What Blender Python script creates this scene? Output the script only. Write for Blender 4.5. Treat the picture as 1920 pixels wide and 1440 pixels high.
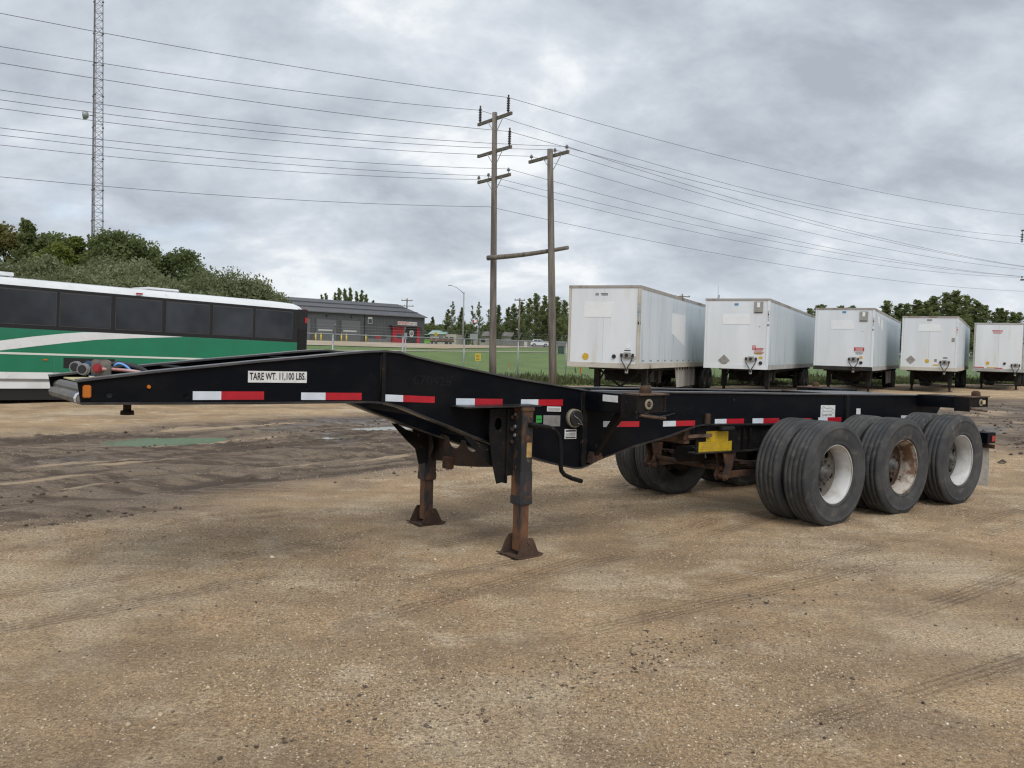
import bpy, bmesh, math, random
import numpy as np
from mathutils import Vector, Matrix
from mathutils.geometry import tessellate_polygon
PI = math.pi
rad = math.radians
SC = bpy.context.scene
for _o in list(bpy.data.objects):
    bpy.data.objects.remove(_o)
random.seed(7)
RNG = np.random.default_rng(11)

# ------------------------------------------------------------------ camera, sky, sun, exposure
CAM_H = 1.70
cd = bpy.data.cameras.new('camera')
cam = bpy.data.objects.new('camera', cd)
SC.collection.objects.link(cam)
cd.sensor_width = 36.0
cd.lens = 30.0
cd.clip_start = 0.05
cd.clip_end = 6000
cam.matrix_world = (Matrix.Translation((0, 0, CAM_H)) @ Matrix.Rotation(PI / 2 - math.atan(67.9 / 1600), 4, 'X')
                    @ Matrix.Rotation(rad(1.60), 4, 'Z'))
SC.camera = cam

SUN_EL, SUN_AZ = 52.0, 166.0            # azimuth clockwise from +Y (view direction)
sd = bpy.data.lights.new('sun', 'SUN')
sd.energy = 0.95
sd.angle = rad(36)
sd.color = (1.0, 0.96, 0.90)
sun = bpy.data.objects.new('sun', sd)
SC.collection.objects.link(sun)
_a, _e = rad(SUN_AZ), rad(SUN_EL)
_dir = Vector((math.sin(_a) * math.cos(_e), math.cos(_a) * math.cos(_e), math.sin(_e)))
sun.rotation_euler = (-_dir).to_track_quat('-Z', 'Y').to_euler()
sun.location = (0, 0, 60)

SC.view_settings.view_transform = 'Standard'
SC.view_settings.look = 'None'
SC.view_settings.exposure = 1.02
SC.view_settings.gamma = 1.0
SC.view_settings.use_curve_mapping = False
SC.render.engine = 'CYCLES'
SC.cycles.pixel_filter_type = 'BLACKMAN_HARRIS'
SC.cycles.filter_width = 1.25
SC.cycles.max_bounces = 8
SC.cycles.transparent_max_bounces = 16


def build_world():
    w = bpy.data.worlds.new('World')
    SC.world = w
    w.use_nodes = True
    nt = w.node_tree
    N, L = nt.nodes, nt.links
    N.clear()
    out = N.new('ShaderNodeOutputWorld')
    bg = N.new('ShaderNodeBackground')
    bg.inputs['Strength'].default_value = 0.1
    L.new(bg.outputs[0], out.inputs[0])
    sky = N.new('ShaderNodeTexSky')
    sky.sky_type = 'NISHITA'
    sky.sun_disc = False
    sky.sun_elevation = rad(SUN_EL)
    sky.sun_rotation = rad(SUN_AZ)
    sky.altitude = 230
    tc = N.new('ShaderNodeTexCoord')
    sep = N.new('ShaderNodeSeparateXYZ')
    L.new(tc.outputs['Generated'], sep.inputs[0])

    def math_(op, a, b=None, clamp=False):
        m = N.new('ShaderNodeMath')
        m.operation = op
        m.use_clamp = clamp
        for i, v in enumerate((a, b)):
            if v is None:
                continue
            if isinstance(v, (int, float)):
                m.inputs[i].default_value = v
            else:
                L.new(v, m.inputs[i])
        return m.outputs[0]
    zc = math_('MAXIMUM', sep.outputs['Z'], 0.0)
    den = math_('ADD', zc, 0.44)
    px = math_('DIVIDE', sep.outputs['X'], den)
    py = math_('DIVIDE', sep.outputs['Y'], den)
    comb = N.new('ShaderNodeCombineXYZ')
    L.new(px, comb.inputs[0])
    L.new(py, comb.inputs[1])
    mp = N.new('ShaderNodeMapping')
    mp.inputs['Location'].default_value = (3.7, 1.9, 0.4)
    mp.inputs['Rotation'].default_value = (0, 0, rad(-22))
    mp.inputs['Scale'].default_value = (1.55, 1.95, 1)
    L.new(comb.outputs[0], mp.inputs[0])

    def noise(scale, detail, rough, dist=0.0, vec=mp.outputs[0]):
        n = N.new('ShaderNodeTexNoise')
        n.inputs['Scale'].default_value = scale
        n.inputs['Detail'].default_value = detail
        n.inputs['Roughness'].default_value = rough
        n.inputs['Distortion'].default_value = dist
        L.new(vec, n.inputs['Vector'])
        return n.outputs['Fac']
    big = noise(0.75, 3, 0.5, 0.2)
    mid = noise(2.0, 7, 0.55, 0.25)
    fine = noise(6.5, 6, 0.6, 0.4)
    tot = math_('ADD', math_('ADD', math_('MULTIPLY', big, 0.36), math_('MULTIPLY', mid, 0.50)), math_('MULTIPLY', fine, 0.14))
    ramp = N.new('ShaderNodeValToRGB')
    L.new(tot, ramp.inputs[0])
    cr = ramp.color_ramp
    cr.elements[0].position = 0.385
    cr.elements[0].color = (0.222, 0.246, 0.282, 1)
    cr.elements[1].position = 0.63
    cr.elements[1].color = (0.53, 0.543, 0.552, 1)
    for p_, c_ in ((0.45, (0.280, 0.306, 0.344)), (0.50, (0.328, 0.356, 0.394)), (0.54, (0.385, 0.410, 0.440)), (0.575, (0.470, 0.488, 0.503))):
        e = cr.elements.new(p_)
        e.color = (*c_, 1)
    sc = N.new('ShaderNodeVectorMath')
    sc.operation = 'SCALE'
    sc.inputs['Scale'].default_value = 9.5
    L.new(ramp.outputs[0], sc.inputs[0])
    # thin places where a little blue shows
    gap = noise(0.9, 4, 0.5, 0.2)
    gr = N.new('ShaderNodeValToRGB')
    gr.color_ramp.elements[0].position = 0.56
    gr.color_ramp.elements[0].color = (0, 0, 0, 1)
    gr.color_ramp.elements[1].position = 0.72
    gr.color_ramp.elements[1].color = (0.5, 0.5, 0.5, 1)
    L.new(gap, gr.inputs[0])
    mix = N.new('ShaderNodeMixRGB')
    L.new(gr.outputs[0], mix.inputs[0])
    L.new(sc.outputs[0], mix.inputs[1])
    L.new(sky.outputs[0], mix.inputs[2])
    # soften the deck towards the horizon into even pale cloud
    hz = math_('MULTIPLY', math_('SUBTRACT', 0.12, zc), 4.0, True)
    mix2 = N.new('ShaderNodeMixRGB')
    L.new(hz, mix2.inputs[0])
    L.new(mix.outputs[0], mix2.inputs[1])
    mix2.inputs[2].default_value = (3.5, 3.78, 4.06, 1)
    L.new(mix2.outputs[0], bg.inputs[0])


build_world()

# ------------------------------------------------------------------ object helpers
COL = SC.collection


def tag(o, label=None, cat=None, group=None, kind=None):
    if label:
        o['label'] = label
    if cat:
        o['category'] = cat
    if group:
        o['group'] = group
    if kind:
        o['kind'] = kind
    return o


def empty(name, loc=(0, 0, 0), rz=0.0, label=None, cat=None, group=None):
    o = bpy.data.objects.new(name, None)
    o.empty_display_size = 0.2
    COL.objects.link(o)
    o.location = loc
    o.rotation_euler = (0, 0, rz)
    return tag(o, label, cat, group)


def link(name, me, mat=None, parent=None):
    o = bpy.data.objects.new(name, me)
    COL.objects.link(o)
    if mat is not None and not me.materials:
        me.materials.append(mat)
    if parent is not None:
        o.parent = parent
    return o


def copy_tree(o, parent=None):
    c = o.copy()
    COL.objects.link(c)
    c.parent = parent
    for ch in list(o.children):
        copy_tree(ch, c)
    return c


class MB:
    """collects simple solids into one mesh"""

    def __init__(self):
        self.v, self.f, self.sm = [], [], []

    def add(self, vs, fs, smooth=False):
        b = len(self.v)
        self.v += [tuple(p) for p in vs]
        for f in fs:
            self.f.append(tuple(b + i for i in f))
            self.sm.append(smooth)
        return self

    def box(self, x0, x1, y0, y1, z0, z1):
        vs = [(x, y, z) for z in (z0, z1) for y in (y0, y1) for x in (x0, x1)]
        return self.add(vs, [(0, 2, 3, 1), (4, 5, 7, 6), (0, 1, 5, 4), (2, 6, 7, 3), (0, 4, 6, 2), (1, 3, 7, 5)])

    def cbox(self, c, s):
        return self.box(c[0] - s[0] / 2, c[0] + s[0] / 2, c[1] - s[1] / 2, c[1] + s[1] / 2, c[2] - s[2] / 2, c[2] + s[2] / 2)

    def bar(self, p, q, w, h, up=(0, 0, 1)):
        p, q = Vector(p), Vector(q)
        d = (q - p).normalized()
        u = Vector(up)
        if abs(d.dot(u)) > .98:
            u = Vector((0, 1, 0))
        a = d.cross(u).normalized()
        b = a.cross(d).normalized()
        vs = []
        for c in (p, q):
            for i, j in ((-1, -1), (1, -1), (1, 1), (-1, 1)):
                vs.append(c + a * (i * w / 2) + b * (j * h / 2))
        return self.add(vs, [(0, 1, 2, 3), (7, 6, 5, 4), (0, 4, 5, 1), (1, 5, 6, 2), (2, 6, 7, 3), (3, 7, 4, 0)])

    def cyl(self, p, q, r0, r1=None, n=16, caps=True, smooth=True):
        r1 = r0 if r1 is None else r1
        p, q = Vector(p), Vector(q)
        d = (q - p).normalized()
        u = Vector((0, 0, 1)) if abs(d.z) < .9 else Vector((1, 0, 0))
        a = d.cross(u).normalized()
        b = d.cross(a)
        vs = []
        for c, r in ((p, r0), (q, r1)):
            for i in range(n):
                t = 2 * PI * i / n
                vs.append(c + a * (r * math.cos(t)) + b * (r * math.sin(t)))
        self.add(vs, [(i, (i + 1) % n, n + (i + 1) % n, n + i) for i in range(n)], smooth)
        if caps:
            base = len(self.v) - 2 * n
            self.f.append(tuple(base + i for i in reversed(range(n))))
            self.f.append(tuple(base + n + i for i in range(n)))
            self.sm += [False, False]
        return self

    def tube(self, pts, r, n=8, smooth=True):
        pts = [Vector(p) for p in pts]
        rr = r if isinstance(r, (list, tuple)) else [r] * len(pts)
        prev = None
        vs, fs = [], []
        for i, p in enumerate(pts):
            d = (pts[min(i + 1, len(pts) - 1)] - pts[max(i - 1, 0)]).normalized()
            if prev is None:
                u = Vector((0, 0, 1)) if abs(d.z) < .9 else Vector((1, 0, 0))
                a = d.cross(u).normalized()
            else:
                a = (prev - d * prev.dot(d)).normalized()
            prev = a
            b = d.cross(a)
            for k in range(n):
                t = 2 * PI * k / n
                vs.append(p + (a * math.cos(t) + b * math.sin(t)) * rr[i])
            if i:
                o = (i - 1) * n
                fs += [(o + k, o + (k + 1) % n, o + n + (k + 1) % n, o + n + k) for k in range(n)]
        self.add(vs, fs, smooth)
        m = len(self.v) - n
        self.f.append(tuple(m + k for k in range(n)))
        self.f.append(tuple(m - n * (len(pts) - 1) + k for k in reversed(range(n))))
        self.sm += [False, False]
        return self

    def lathe(self, prof, c, axis='y', n=48, smooth=True, close=False):
        """prof: list of (radius, along)"""
        vs, fs = [], []
        m = len(prof)
        for i in range(n):
            t = 2 * PI * i / n
            ct, st = math.cos(t), math.sin(t)
            for r, w in prof:
                if axis == 'y':
                    vs.append((c[0] + r * ct, c[1] + w, c[2] + r * st))
                elif axis == 'x':
                    vs.append((c[0] + w, c[1] + r * ct, c[2] + r * st))
                else:
                    vs.append((c[0] + r * ct, c[1] + r * st, c[2] + w))
        for i in range(n):
            j = (i + 1) % n
            for k in range(m if close else m - 1):
                l = (k + 1) % m
                fs.append((i * m + k, j * m + k, j * m + l, i * m + l))
        return self.add(vs, fs, smooth)

    def prism(self, poly, axis, a, b, holes=()):
        """poly: 2D points; axis 'y': (x,z) extruded along y; 'x': (y,z); 'z': (x,y)"""
        loops = [list(poly)] + [list(h) for h in holes]

        def P(p, w):
            return (p[0], w, p[1]) if axis == 'y' else ((w, p[0], p[1]) if axis == 'x' else (p[0], p[1], w))
        flat = [p for l in loops for p in l]
        n = len(flat)
        tris = tessellate_polygon([[Vector((p[0], p[1], 0)) for p in l] for l in loops])
        fs = [tuple(t) for t in tris] + [tuple(n + i for i in reversed(t)) for t in tris]
        o = 0
        for l in loops:
            m = len(l)
            fs += [(o + i, o + (i + 1) % m, n + o + (i + 1) % m, n + o + i) for i in range(m)]
            o += m
        return self.add([P(p, a) for p in flat] + [P(p, b) for p in flat], fs)

    def ribbon(self, line, y0, y1, th):
        """plate of thickness th hanging under a polyline of (x,z), from y0 to y1"""
        vs, fs = [], []
        for x, z in line:
            vs += [(x, y0, z), (x, y1, z), (x, y1, z - th), (x, y0, z - th)]
        for i in range(len(line) - 1):
            o = i * 4
            fs += [(o + k, o + (k + 1) % 4, o + 4 + (k + 1) % 4, o + 4 + k) for k in range(4)]
        fs += [(0, 1, 2, 3), tuple(len(vs) - 4 + k for k in (3, 2, 1, 0))]
        return self.add(vs, fs)

    def mesh(self, name, bevel=0.0):
        me = bpy.data.meshes.new(name)
        me.from_pydata(self.v, [], self.f)
        bm = bmesh.new()
        bm.from_mesh(me)
        for f, s in zip(bm.faces, self.sm):
            f.smooth = s
        bmesh.ops.recalc_face_normals(bm, faces=bm.faces)
        if bevel > 0:
            es = [e for e in bm.edges if len(e.link_faces) == 2 and e.calc_face_angle(0) > 0.6]
            bmesh.ops.bevel(bm, geom=es, offset=bevel, segments=2, affect='EDGES', clamp_overlap=True)
        bm.to_mesh(me)
        bm.free()
        return me

    def build(self, name, mat, parent=None, bevel=0.0, **kw):
        o = link(name, self.mesh(name, bevel), mat, parent)
        return tag(o, **kw) if kw else o


def raw_mesh(name, verts, faces, mat=None, parent=None, attrs=None, smooth=False):
    """numpy arrays -> object; faces (n,3) or (n,4)"""
    me = bpy.data.meshes.new(name)
    nv, nf, k = len(verts), len(faces), faces.shape[1]
    me.vertices.add(nv)
    me.vertices.foreach_set('co', np.ascontiguousarray(verts, dtype=np.float32).ravel())
    me.loops.add(nf * k)
    me.loops.foreach_set('vertex_index', np.ascontiguousarray(faces, dtype=np.int32).ravel())
    me.polygons.add(nf)
    me.polygons.foreach_set('loop_start', np.arange(0, nf * k, k, dtype=np.int32))
    if smooth:
        me.polygons.foreach_set('use_smooth', np.ones(nf, dtype=bool))
    me.update(calc_edges=True)
    for an, arr in (attrs or {}).items():
        a = me.attributes.new(an, 'FLOAT', 'POINT')
        a.data.foreach_set('value', np.ascontiguousarray(arr, dtype=np.float32))
    return link(name, me, mat, parent)


def text_part(name, body, mat, parent, org, width, height, u=(1, 0, 0), v=(0, 0, 1), th=0.0, bold=0.0):
    """lettering as flat mesh, bottom-left at org, stretched to width x height"""
    cu = bpy.data.curves.new(name, 'FONT')
    cu.body = body
    cu.resolution_u = 3
    cu.offset = bold
    t = bpy.data.objects.new(name, cu)
    COL.objects.link(t)
    dg = bpy.context.evaluated_depsgraph_get()
    me = bpy.data.meshes.new_from_object(t.evaluated_get(dg))
    bpy.data.objects.remove(t)
    bpy.data.curves.remove(cu)
    co = np.array([vv.co[:] for vv in me.vertices])
    lo, hi = co.min(0), co.max(0)
    s = (co - lo) / np.maximum(hi - lo, 1e-6)
    U, V, O = np.array(u, float), np.array(v, float), np.array(org, float)
    new = O + s[:, :1] * width * U + s[:, 1:2] * height * V
    me.vertices.foreach_set('co', new.astype(np.float32).ravel())
    me.materials.clear()
    me.update()
    me.name = name
    return link(name, me, mat, parent)


# ------------------------------------------------------------------ materials
def new_mat(name):
    m = bpy.data.materials.new(name)
    m.use_nodes = True
    return m, m.node_tree.nodes, m.node_tree.links, m.node_tree.nodes['Principled BSDF']


def pmat(name, c1, c2=None, scale=6.0, lo=0.4, hi=0.65, rough=0.6, rough2=None, metal=0.0, bump=0.0, bscale=None,
         c3=None, s3=30.0, lo3=0.6, hi3=0.75, stretch=(1, 1, 1), spec=0.5, coat=0.0, detail=6):
    m, N, L, B = new_mat(name)
    B.inputs['Base Color'].default_value = (*c1, 1)
    B.inputs['Roughness'].default_value = rough
    B.inputs['Metallic'].default_value = metal
    B.inputs['Specular IOR Level'].default_value = spec
    B.inputs['Coat Weight'].default_value = coat
    tc = N.new('ShaderNodeTexCoord')
    oi = N.new('ShaderNodeObjectInfo')
    ad = N.new('ShaderNodeVectorMath')
    ad.operation = 'MULTIPLY_ADD'
    L.new(tc.outputs['Object'], ad.inputs[0])
    ad.inputs[1].default_value = stretch
    cx = N.new('ShaderNodeCombineXYZ')
    mm = N.new('ShaderNodeMath')
    mm.operation = 'MULTIPLY'
    mm.inputs[1].default_value = 37.0
    L.new(oi.outputs['Random'], mm.inputs[0])
    L.new(mm.outputs[0], cx.inputs[0])
    L.new(cx.outputs[0], ad.inputs[2])

    def nz(sc, d=detail, r=0.6):
        n = N.new('ShaderNodeTexNoise')
        n.inputs['Scale'].default_value = sc
        n.inputs['Detail'].default_value = d
        n.inputs['Roughness'].default_value = r
        L.new(ad.outputs[0], n.inputs['Vector'])
        return n.outputs['Fac']

    def rng(fac, a, b):
        r = N.new('ShaderNodeMapRange')
        r.inputs['From Min'].default_value = a
        r.inputs['From Max'].default_value = b
        L.new(fac, r.inputs['Value'])
        return r.outputs[0]
    col = None
    if c2 is not None:
        f = rng(nz(scale), lo, hi)
        mx = N.new('ShaderNodeMixRGB')
        L.new(f, mx.inputs[0])
        mx.inputs[1].default_value = (*c1, 1)
        mx.inputs[2].default_value = (*c2, 1)
        col = mx.outputs[0]
        if rough2 is not None:
            r = N.new('ShaderNodeMapRange')
            r.inputs['To Min'].default_value = rough
            r.inputs['To Max'].default_value = rough2
            L.new(f, r.inputs['Value'])
            L.new(r.outputs[0], B.inputs['Roughness'])
    if c3 is not None:
        f3 = rng(nz(s3), lo3, hi3)
        mx = N.new('ShaderNodeMixRGB')
        L.new(f3, mx.inputs[0])
        if col is not None:
            L.new(col, mx.inputs[1])
        else:
            mx.inputs[1].default_value = (*c1, 1)
        mx.inputs[2].default_value = (*c3, 1)
        col = mx.outputs[0]
    if col is not None:
        L.new(col, B.inputs['Base Color'])
    if bump > 0:
        bp = N.new('ShaderNodeBump')
        bp.inputs['Strength'].default_value = bump
        bp.inputs['Distance'].default_value = 0.02
        L.new(nz(bscale or scale * 4), bp.inputs['Height'])
        L.new(bp.outputs[0], B.inputs['Normal'])
    return m


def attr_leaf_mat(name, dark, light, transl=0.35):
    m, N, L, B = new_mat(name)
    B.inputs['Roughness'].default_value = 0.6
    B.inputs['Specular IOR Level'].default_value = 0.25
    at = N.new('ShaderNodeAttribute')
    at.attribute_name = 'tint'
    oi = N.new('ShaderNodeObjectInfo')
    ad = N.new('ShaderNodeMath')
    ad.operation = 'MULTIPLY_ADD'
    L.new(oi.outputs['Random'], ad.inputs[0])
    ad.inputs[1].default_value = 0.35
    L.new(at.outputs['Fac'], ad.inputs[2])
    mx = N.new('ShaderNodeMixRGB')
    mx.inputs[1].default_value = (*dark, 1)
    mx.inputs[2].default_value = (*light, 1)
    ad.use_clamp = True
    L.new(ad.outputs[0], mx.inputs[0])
    L.new(mx.outputs[0], B.inputs['Base Color'])
    tr = N.new('ShaderNodeBsdfTranslucent')
    L.new(mx.outputs[0], tr.inputs[0])
    ms = N.new('ShaderNodeMixShader')
    ms.inputs[0].default_value = transl
    L.new(B.outputs[0], ms.inputs[1])
    L.new(tr.outputs[0], ms.inputs[2])
    L.new(ms.outputs[0], N['Material Output'].inputs[0])
    return m


M = {}
M['black'] = pmat('black_paint', (0.0025, 0.0033, 0.0060), (0.0105, 0.0105, 0.0110), 2.6, 0.47, 0.78, rough=0.5, rough2=0.75, bump=0.10, bscale=7,
                  c3=(0.085, 0.075, 0.065), s3=46, lo3=0.70, hi3=0.79, spec=0.10, stretch=(1, 1, 1.6))
M['black2'] = pmat('worn_black_steel', (0.0055, 0.0055, 0.0065), (0.018, 0.013, 0.010), 7, 0.45, 0.7, rough=0.65, rough2=0.85, bump=0.15,
                   c3=(0.08, 0.06, 0.045), s3=26, lo3=0.63, hi3=0.73, spec=0.2)
M['flange'] = pmat('flange_paint', (0.014, 0.014, 0.016), (0.06, 0.05, 0.042), 5, 0.45, 0.8, rough=0.30, rough2=0.55, bump=0.05)
M['topflange'] = pmat('sky_sheen_flange', (0.05, 0.05, 0.052), (0.12, 0.11, 0.10), 5, 0.45, 0.8, rough=0.30, rough2=0.5, bump=0.05, spec=0.6)  # base colour lightened to stand in for sky reflection on the top edges
M['rust'] = pmat('rusty_steel', (0.07, 0.032, 0.016), (0.022, 0.016, 0.013), 6, 0.42, 0.62, rough=0.9, bump=0.35, bscale=40,
                 c3=(0.16, 0.075, 0.03), s3=13, lo3=0.55, hi3=0.75)
M['rustleg'] = pmat('leg_steel_rust', (0.15, 0.068, 0.032), (0.018, 0.021, 0.026), 3.4, 0.46, 0.54, rough=0.85, rough2=0.55, bump=0.2,
                    bscale=40, c3=(0.075, 0.035, 0.02), s3=18, lo3=0.5, hi3=0.7, stretch=(1, 1, 0.5))
M['legblack'] = pmat('leg_black_rust', (0.016, 0.016, 0.018), (0.100, 0.050, 0.026), 4.2, 0.47, 0.56, rough=0.6, rough2=0.9, bump=0.25, bscale=40,
                     c3=(0.12, 0.09, 0.065), s3=24, lo3=0.62, hi3=0.70, stretch=(1, 1, 0.6))
M['rustdark'] = pmat('dark_rust', (0.045, 0.024, 0.015), (0.014, 0.012, 0.011), 8, rough=0.9, bump=0.3, bscale=50)
M['rustfoot'] = pmat('rusty_foot', (0.085, 0.047, 0.030), (0.045, 0.026, 0.018), 8, rough=0.9, bump=0.3, bscale=40, c3=(0.30, 0.27, 0.24), s3=7, lo3=0.66, hi3=0.78)
M['rusttan'] = pmat('dusty_rust', (0.14, 0.085, 0.055), (0.05, 0.03, 0.02), 9, rough=0.9, bump=0.3, bscale=40)
M['nose'] = pmat('dusty_nose_steel', (0.075, 0.075, 0.072), (0.20, 0.18, 0.155), 8, 0.45, 0.6, rough=0.45, rough2=0.9, bump=0.2)
M['tyre'] = pmat('tyre_rubber', (0.044, 0.045, 0.048), (0.082, 0.081, 0.079), 3.2, 0.40, 0.66, rough=0.82, rough2=0.92, bump=0.2, bscale=55,
                 c3=(0.125, 0.115, 0.100), s3=11, lo3=0.55, hi3=0.78, spec=0.25)
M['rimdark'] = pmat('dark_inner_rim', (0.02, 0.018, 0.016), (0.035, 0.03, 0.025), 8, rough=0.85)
M['rimwhite'] = pmat('white_rim', (0.54, 0.545, 0.545), (0.36, 0.335, 0.295), 4, 0.46, 0.70, rough=0.5, c3=(0.20, 0.11, 0.06), s3=24, lo3=0.72, hi3=0.8)
M['rimrust'] = pmat('rusty_rim', (0.42, 0.385, 0.335), (0.135, 0.072, 0.040), 5.0, 0.45, 0.57, rough=0.75, c3=(0.085, 0.045, 0.028), s3=14, lo3=0.56, hi3=0.68, bump=0.15)
M['rimdisc'] = pmat('grimy_shaded_disc', (0.075, 0.066, 0.056), (0.15, 0.13, 0.105), 10, rough=0.85, bump=0.25)  # grime tones, darkened to paint in the shade deep inside the wheel
M['hub'] = pmat('hub_cap', (0.05, 0.05, 0.05), (0.10, 0.09, 0.08), 20, rough=0.5)
M['white_ref'] = pmat('white_reflector', (0.62, 0.68, 0.76), (0.54, 0.58, 0.63), 9, rough=0.35)
M['red_ref'] = pmat('red_reflector', (0.44, 0.006, 0.018), (0.35, 0.006, 0.016), 9, rough=0.35)
M['sticker'] = pmat('white_sticker', (0.70, 0.71, 0.71), (0.58, 0.58, 0.56), 20, rough=0.5)
M['ink'] = pmat('black_print', (0.012, 0.012, 0.013), rough=0.5)
M['ghost'] = pmat('ghost_print', (0.0105, 0.0115, 0.013), (0.005, 0.006, 0.008), 25, 0.42, 0.58, rough=0.6, spec=0.16)
M['greyink'] = pmat('grey_print', (0.22, 0.23, 0.25), rough=0.6)
M['amber'] = pmat('amber_lens', (0.46, 0.13, 0.008), rough=0.25, coat=0.3)
M['redlens'] = pmat('red_lens', (0.36, 0.012, 0.015), rough=0.25, coat=0.3)
M['yellow'] = pmat('yellow_sticker', (0.54, 0.36, 0.012), (0.42, 0.28, 0.02), 14, rough=0.5)
M['ambersticker'] = pmat('amber_label', (0.45, 0.30, 0.12), (0.30, 0.17, 0.06), 30, rough=0.6)
M['green_st'] = pmat('green_sticker', (0.03, 0.30, 0.06), rough=0.5)
M['alu'] = pmat('aluminium_plate', (0.30, 0.30, 0.30), (0.22, 0.22, 0.22), 15, rough=0.5, metal=0.4)
M['beigering'] = pmat('beige_tube', (0.22, 0.20, 0.15), rough=0.6)
M['plastic'] = pmat('black_plastic', (0.014, 0.014, 0.015), rough=0.5)
M['greyplug'] = pmat('grey_plug', (0.22, 0.23, 0.24), (0.15, 0.15, 0.15), 30, rough=0.55)
M['redglad'] = pmat('red_gladhand', (0.26, 0.015, 0.025), rough=0.45)
M['blueglad'] = pmat('blue_gladhand', (0.03, 0.07, 0.15), rough=0.45)
M['bluehose'] = pmat('blue_hose', (0.12, 0.32, 0.70), rough=0.4)
M['pinkhose'] = pmat('pale_red_hose', (0.50, 0.34, 0.32), (0.35, 0.04, 0.05), 6, rough=0.4)
M['palewood'] = pmat('pale_yellow_board', (0.55, 0.47, 0.25), (0.45, 0.38, 0.2), 10, rough=0.7)
M['flap'] = pmat('white_mudflap', (0.42, 0.40, 0.36), (0.28, 0.26, 0.22), 8, rough=0.7)

# ------------------------------------------------------------------ terrain
def sstep(t):
    t = np.clip(t, 0, 1)
    return t * t * (3 - 2 * t)


def terr(x, y):
    """flat yard and field, rising to the road and fire hall embankment"""
    return 1.9 * sstep((np.asarray(y, float) - .5 * np.asarray(x, float) - 60) / 90)


def tz(x, y):
    return float(terr(x, y))


_perm = RNG.random((256, 256))


def vnoise(x, y):
    xi, yi = np.floor(x).astype(int), np.floor(y).astype(int)
    fx, fy = x - xi, y - yi
    fx, fy = fx * fx * (3 - 2 * fx), fy * fy * (3 - 2 * fy)
    a = _perm[xi & 255, yi & 255]
    b = _perm[(xi + 1) & 255, yi & 255]
    c = _perm[xi & 255, (yi + 1) & 255]
    d = _perm[(xi + 1) & 255, (yi + 1) & 255]
    return (a * (1 - fx) + b * fx) * (1 - fy) + (c * (1 - fx) + d * fx) * fy


def fbm(x, y, oct=5, gain=.5):
    s, a, t = 0, 1.0, 0
    for i in range(oct):
        s = s + a * vnoise(x * 2 ** i + 17.3 * i, y * 2 ** i + 5.1 * i)
        t += a
        a *= gain
    return s / t


PUDDLES = [(-5.75, 14.15, 1.05, 0.62, 30), (-6.9, 15.4, 0.55, 0.16, 26), (-4.7, 16.1, 0.5, 0.22, 30), (-2.2, 17.6, 1.25, 0.42, 32),
           (-3.3, 15.3, 0.5, 0.16, 38), (-1.2, 17.0, 0.6, 0.16, 36)]
# wheel tracks: start point, heading (deg from +X), bend (deg per m), length, half width, depth, tread pitch
TRACKS = [(-4.6, 3.2, 44, 0.6, 12, .13, .010), (-4.9, 3.9, 44, 0.6, 12, .13, .010), (-2.6, 3.3, 47, 0.5, 9, .12, .009),
          (-0.3, 5.0, 34, 1.0, 12, .12, .009), (-0.05, 4.75, 34, 1.0, 12, .12, .008), (1.7, 4.9, 37, 0.8, 12, .13, .007),
          (-2.2, 4.8, 40, 0.3, 10, .11, .007), (-6.0, 5.9, 30, 1.2, 12, .13, .012), (0.6, 3.4, 30, 0.8, 9, .11, .006),
          (3.6, 5.2, 26, 0.9, 10, .12, .007), (-5.2, 5.2, 52, -0.8, 14, .13, .012), (-3.4, 3.0, 40, 0.9, 10, .12, .008),
          (-6.4, 6.9, 50, -1.0, 16, .15, .030), (-7.4, 7.4, 50, -1.0, 16, .15, .035), (-8.6, 8.8, 47, -1.0, 16, .16, .040),
          (-9.4, 9.6, 45, -0.8, 16, .16, .040), (-10.5, 11.0, 40, -0.8, 16, .16, .035), (7.5, 10.5, 62, -1.4, 20, .16, .03), (8.4, 10.0, 62, -1.4, 20, .16, .03),
          (10.5, 13.5, 58, -1.0, 20, .17, .03)]


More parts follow.
